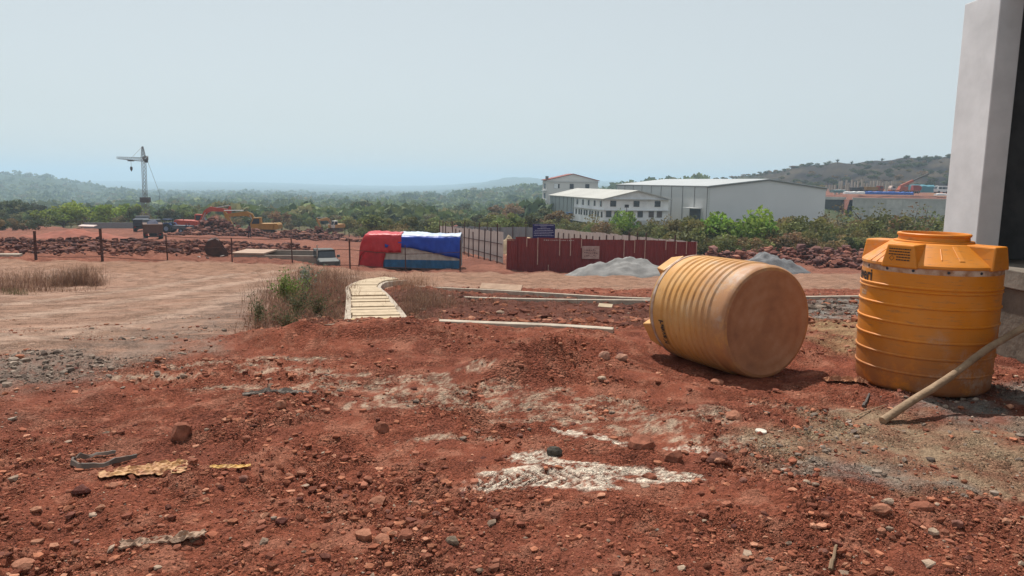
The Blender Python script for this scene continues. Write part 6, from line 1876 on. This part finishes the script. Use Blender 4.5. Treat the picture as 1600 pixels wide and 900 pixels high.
LAND = [(0, 'at the far left edge'), (56, 'above the leftmost fence post'), (100, 'by the bright yellow green tree'), (160, 'above the second fence post'), (227, 'by the tower crane'), (262, 'right of the crane'), (310, 'by the orange red excavator'), (363, 'above the fifth fence post'), (412, 'by the yellow excavator'),
        (457, 'above the sixth fence post'), (523, 'by the small yellow excavator'), (566, 'below the tall dark tree'), (605, 'above the red tarpaulin'), (660, 'above the silver tarpaulin'), (700, 'above the right end of the cabin'), (740, 'above the side run of the grey fence'), (785, 'behind the brown sand heap'), (820, 'behind the yellow sand heap'), (850, 'above the blue sign'),
        (890, 'below the tall block'), (923, 'above the faded notice'), (975, 'by the bright green office tree'), (1010, 'below the office gable'), (1043, 'below the right end of the office'), (1075, 'by the warehouse corner'), (1110, 'left of the lying tank'), (1150, 'by the bright green warehouse tree'), (1190, 'below the warehouse ridge'), (1235, 'right of the lying tank'), (1283, 'at the right end of the warehouse'),
        (1315, 'below the white sheeting'), (1350, 'left of the upright tank'), (1400, 'below the mobile crane'), (1440, 'above the upright tank'), (1475, 'below the white lorry'), (1500, 'beside the pillar')]
def where(px): return min(LAND, key=lambda a: abs(a[0] - px))[1]
def tone_of(m): return {'tree_leaves': 'green', 'dark_tree_leaves': 'dark', 'bright_tree_leaves': 'bright green', 'olive_dry_leaves': 'brownish'}[m.name]
def band(px0, px1, d0, d1, n, s0, s1, kinds, mats, label, group, seed, cat='tree', name='tree', skip=None, sx=1.0):
    r = random.Random(seed)
    for i in range(n):
        px = px0 + (px1 - px0) * (i + r.uniform(.1, .9)) / n; d = d0 + (d1 - d0) * r.random()
        if skip and skip(px, d): continue
        x = (px - 800) / F * d
        kd = r.choice(kinds); kk = r.randrange({'a': 6, 'b': 5, 's': 3}[kd])
        mm = r.choice(mats); tree(x, d, kd, kk, r.uniform(s0, s1), mm, '%s %s %s' % (tone_of(mm), label, where(px)), group, cat, sx * r.uniform(.9, 1.3), name)
M3 = [LEAFM, LEAFM, DARKL, TANL]
# bushes before the warehouse, right
band(1030, 1500, 84, 100, 30, .85, 1.25, 'b', [LEAFM, LEAFM, TANL, DARKL], 'bush in the thicket', 'bushes below the warehouse', 1, 'bush', 'bush')
band(1080, 1500, 76, 82, 26, .5, .8, 'b', [DARKL, LEAFM, TANL], 'low bush by the boulders', 'front bushes by the boulders', 2, 'bush', 'bush')
band(1300, 1500, 104, 128, 14, 1.0, 1.4, 'bs', [TANL, TANL, LEAFM], 'bush below the wall', 'dry bushes below the retaining wall', 3, 'bush', 'bush')
band(1040, 1300, 102, 130, 14, .8, 1.2, 'b', [LEAFM, TANL], 'bush in the back row', 'back bushes below the warehouse', 4, 'bush', 'bush')
# line behind the yard and before the office
band(850, 1060, 105, 135, 18, .7, 1.15, 'b', [LEAFM, TANL, LEAFM], 'bush behind the yard fence', 'bushes before the office block', 5, 'bush', 'bush')
band(560, 860, 106, 150, 34, .6, .95, 'ab', [LEAFM, TANL, LEAFM, DARKL], 'scrub tree behind the yard', 'scrub trees behind the yard', 6)
band(540, 860, 150, 200, 26, .7, 1.0, 'ab', M3, 'tree in the second row', 'second row of trees behind the yard', 7)
# line behind the excavation site, left
band(-40, 700, 168, 200, 46, .5, .95, 'ab', [LEAFM, LEAFM, TANL, DARKL], 'scrub tree at the excavation edge', 'trees at the edge of the excavation', 8, skip=lambda a, d: False)
band(-40, 700, 205, 260, 40, .6, 1.05, 'a', M3, 'tree in the valley edge row', 'valley edge trees', 9)
band(-40, 60, 110, 150, 10, .5, .9, 'b', [DARKL, TANL], 'low bush on the dark heap', 'bushes on the far left', 10, 'bush', 'bush')
# trees with a look of their own
def one(px, d, kd, k, s, m, label, sx=1.0, cat='tree', name='tree'):
    tree((px - 800) / F * d, d, kd, k, s, m, label, None, cat, sx, name)
one(1151, 84, 'b', 1, 1.62, LIMEL, 'bright green rounded tree in front of the warehouse gable', 1.05)
one(975, 118, 'b', 2, 1.55, LIMEL, 'bright green tree in front of the office gable', .9)
one(1075, 108, 'b', 3, 1.30, DARKL, 'dark round bush at the warehouse corner', .9, 'bush', 'bush')
one(868, 132, 'a', 1, .95, TANL, 'brown leaved tree left of the office block', 1.1)
one(850, 150, 'a', 4, 1.15, DARKL, 'dark bushy tree behind the blue sign', 1.2)
one(566, 300, 'a', 0, 1.75, DARKL, 'tall dark tree standing above the scrub left of centre', 1.0)
one(655, 260, 'a', 2, 1.55, DARKL, 'dark tree above the scrub behind the site cabin', 1.1)
one(722, 290, 'a', 5, 1.7, DARKL, 'dark rounded tree above the yard fence corner', 1.2)
one(785, 210, 'a', 3, 1.45, TANL, 'broad pale olive tree behind the sand heaps', 1.5)
one(137, 165, 'b', 1, 1.75, LIMEL, 'bright green tree left of the tower crane', 1.25)
one(98, 160, 'b', 2, 1.45, LIMEL, 'bright yellow green tree at far left of the site', 1.5)
one(203, 175, 'b', 4, 1.5, LIMEL, 'green tree just left of the tower crane mast', 1.0)
one(20, 200, 'a', 0, 1.3, DARKL, 'dark tree at the left edge beyond the site', 1.3)
one(65, 210, 'a', 3, 1.2, DARKL, 'small dark rounded tree left of the bright green ones', 1.1)
one(925, 118, 's', 1, 1.0, TANL, 'bare branched tree before the office corner', 1.0)
one(1030, 122, 's', 0, 1.0, TANL, 'bare brown tree right of the bright green one', 1.0)
# skyline of the burnt hill: palms and small crowns
LANDH = [(1130, 'at its left end'), (1195, 'above the warehouse ridge'), (1240, 'above the warehouse right slope'), (1285, 'above the warehouse right end'), (1312, 'above the teal shed'), (1340, 'above the white sheeting'), (1366, 'above the yellow tipper'), (1395, 'above the crane cab'), (1425, 'above the crane boom'), (1451, 'by the crane boom tip'), (1472, 'above the white lorry'), (1490, 'beside the pillar')]
def whereH(px): return min(LANDH, key=lambda a: abs(a[0] - px))[1]
def palm(px, d, hgt, label):
    x = (px - 800) / F * d; z = Hz(x, d)
    t = empty('palm_tree', (x, d, z), 0, label, 'palm', 'palms on the hill skyline')
    MB().tube([(0, 0, -.5), (.2, 0, hgt * .5), (.1, 0, hgt)], [.28, .2, .16], 6).build('trunk', BARKM, t)
    V, Fq, C = blades(0, 0, 46, 3.4, (.05, .05), np.random.default_rng(int(px)), [(.05, .06, .03)], 1.3, .32, 3, lambda a, b: np.zeros_like(a), 0)
    V = V + np.array([[.1, 0, hgt]])
    tag(link_mesh('crown', np_mesh('crown', V, Fq, C), leaf_mat('palm_leaf', (1, 1, 1), 0, 0, .3), t), kind='stuff')
for px, h_ in ((1298, 1.2), (1320, .9), (1366, .7)): palm(px, 540, h_, 'dark palm on the hill skyline %s' % whereH(px))
r = random.Random(31)
for i in range(46):
    px = 1108 + (1290 - 1108) * i / 46 + r.uniform(-2, 2); d = 556 + 50 * (1290 - px) / 180 + r.uniform(-35, 8)
    tree((px - 800) / F * d, d, 'ab'[r.randrange(2)], r.randrange(5), r.uniform(.3, .65), r.choice([DARKL, DARKL, TANL]), 'small tree on the hill shoulder %s' % ['at its left foot', 'above the warehouse roof ridge', 'above the warehouse right slope', 'near the bare crest'][min(3, int((px - 1105) / 47))], 'trees on the hill shoulder', 'tree', 1.5)
for px, s_, k in ((1345, 1.2, 0), (1350, 1.0, 1), (1403, 1.3, 2), (1425, 1.4, 3), (1435, 2.0, 4), (1447, 1.6, 5), (1452, 1.3, 0), (1470, 1.6, 1), (1480, 1.8, 2), (1490, 1.9, 3)):
    tree((px - 800) / F * 520, 520, 'a', k, s_ * .55, DARKL, 'dark tree on the bare hill skyline %s' % whereH(px), 'lone trees on the skyline', 'tree', 1.3, 'tree', Hz((px - 800) / F * 520, 520) - .9 * s_)
for i in range(110):
    px = r.uniform(1120, 1490); d = r.uniform(345, 505)
    tree((px - 800) / F * d, d, 'b', r.randrange(5), r.uniform(.3, .9), r.choice([TANL, DARKL, DARKL]), '%s low bush on the %s burnt slope %s' % (random.choice(['squat', 'sprawling', 'rounded']), 'lower' if d < 400 else 'middle' if d < 450 else 'upper', whereH(px)), 'bushes on the burnt hillside', 'bush', 1.5, 'bush')

# ================================================================== FOREST FILLING THE VALLEY
def forest():
    q = np.random.default_rng(55)
    def crowns(n, d0, d1, per, leaf, s0, s1, u0=-.80, u1=.80, pw=1.0):
        d = d0 * (d1 / d0) ** (q.random(n) ** pw); u = q.uniform(u0, u1, n); x = u * d
        ok = ~((u > .10) & (d < 330)) & ~((u > .255) & (d < 1000)) & (fbm(x * .012, d * .006, 400, 2) > -.55)
        x, d = x[ok], d[ok]; n = len(x)
        z = H1(x, d); s = q.uniform(s0, s1, n) * (1 + .25 * fbm(x * .01, d * .006, 410, 2))
        off = q.normal(size=(n, per, 3)); off /= np.linalg.norm(off, axis=2)[:, :, None]
        off *= q.uniform(.55, 1, (n, per, 1)); off[:, :, 2] = np.abs(off[:, :, 2]) * 1.0 - .15
        c = np.stack([x, d, z + s * .55], 1)[:, None] + off * s[:, None, None] * np.array([1.15, 1.15, .95])
        m = n * per; c = c.reshape(m, 3)
        d1_ = q.normal(size=(m, 3)); d1_ /= np.linalg.norm(d1_, axis=1)[:, None]
        d2_ = np.cross(d1_, q.normal(size=(m, 3))); d2_ /= np.linalg.norm(d2_, axis=1)[:, None]
        L = leaf * q.uniform(.6, 1.4, (m, 1)) * np.repeat(s, per)[:, None]
        V = np.stack([c - d1_ * L * .5, c + d2_ * L * .4, c + d1_ * L * .5, c - d2_ * L * .4], 1).reshape(-1, 3)
        pal = np.array([[.065, .085, .028], [.085, .10, .036], [.045, .065, .026], [.11, .10, .045], [.055, .075, .03], [.10, .125, .04]])
        k = pal[q.choice(6, n, p=[.3, .2, .2, .1, .1, .1])] * q.uniform(.7, 1.25, (n, 1))
        C = 1.8 * np.repeat(k, per * 4, 0) * np.repeat(q.uniform(.8, 1.2, (m, 1)), 4, 0)
        return V, np.arange(len(V)).reshape(-1, 4), C
    for nm, lab, a in (('forest', 'hazy green woodland filling the near valley', (1700, 225, 520, 60, .55, 2.2, 4.6)), ('forest', 'hazy blue green woodland filling the far valley', (7500, 480, 2600, 18, .75, 3.0, 6.5))):
        V, Fc, C = crowns(*a)
        tag(link_mesh(nm, np_mesh(nm, V, Fc, C), leaf_mat('forest_leaves', (1, 1, 1), 0, 0, .3)), lab, kind='stuff')
forest()
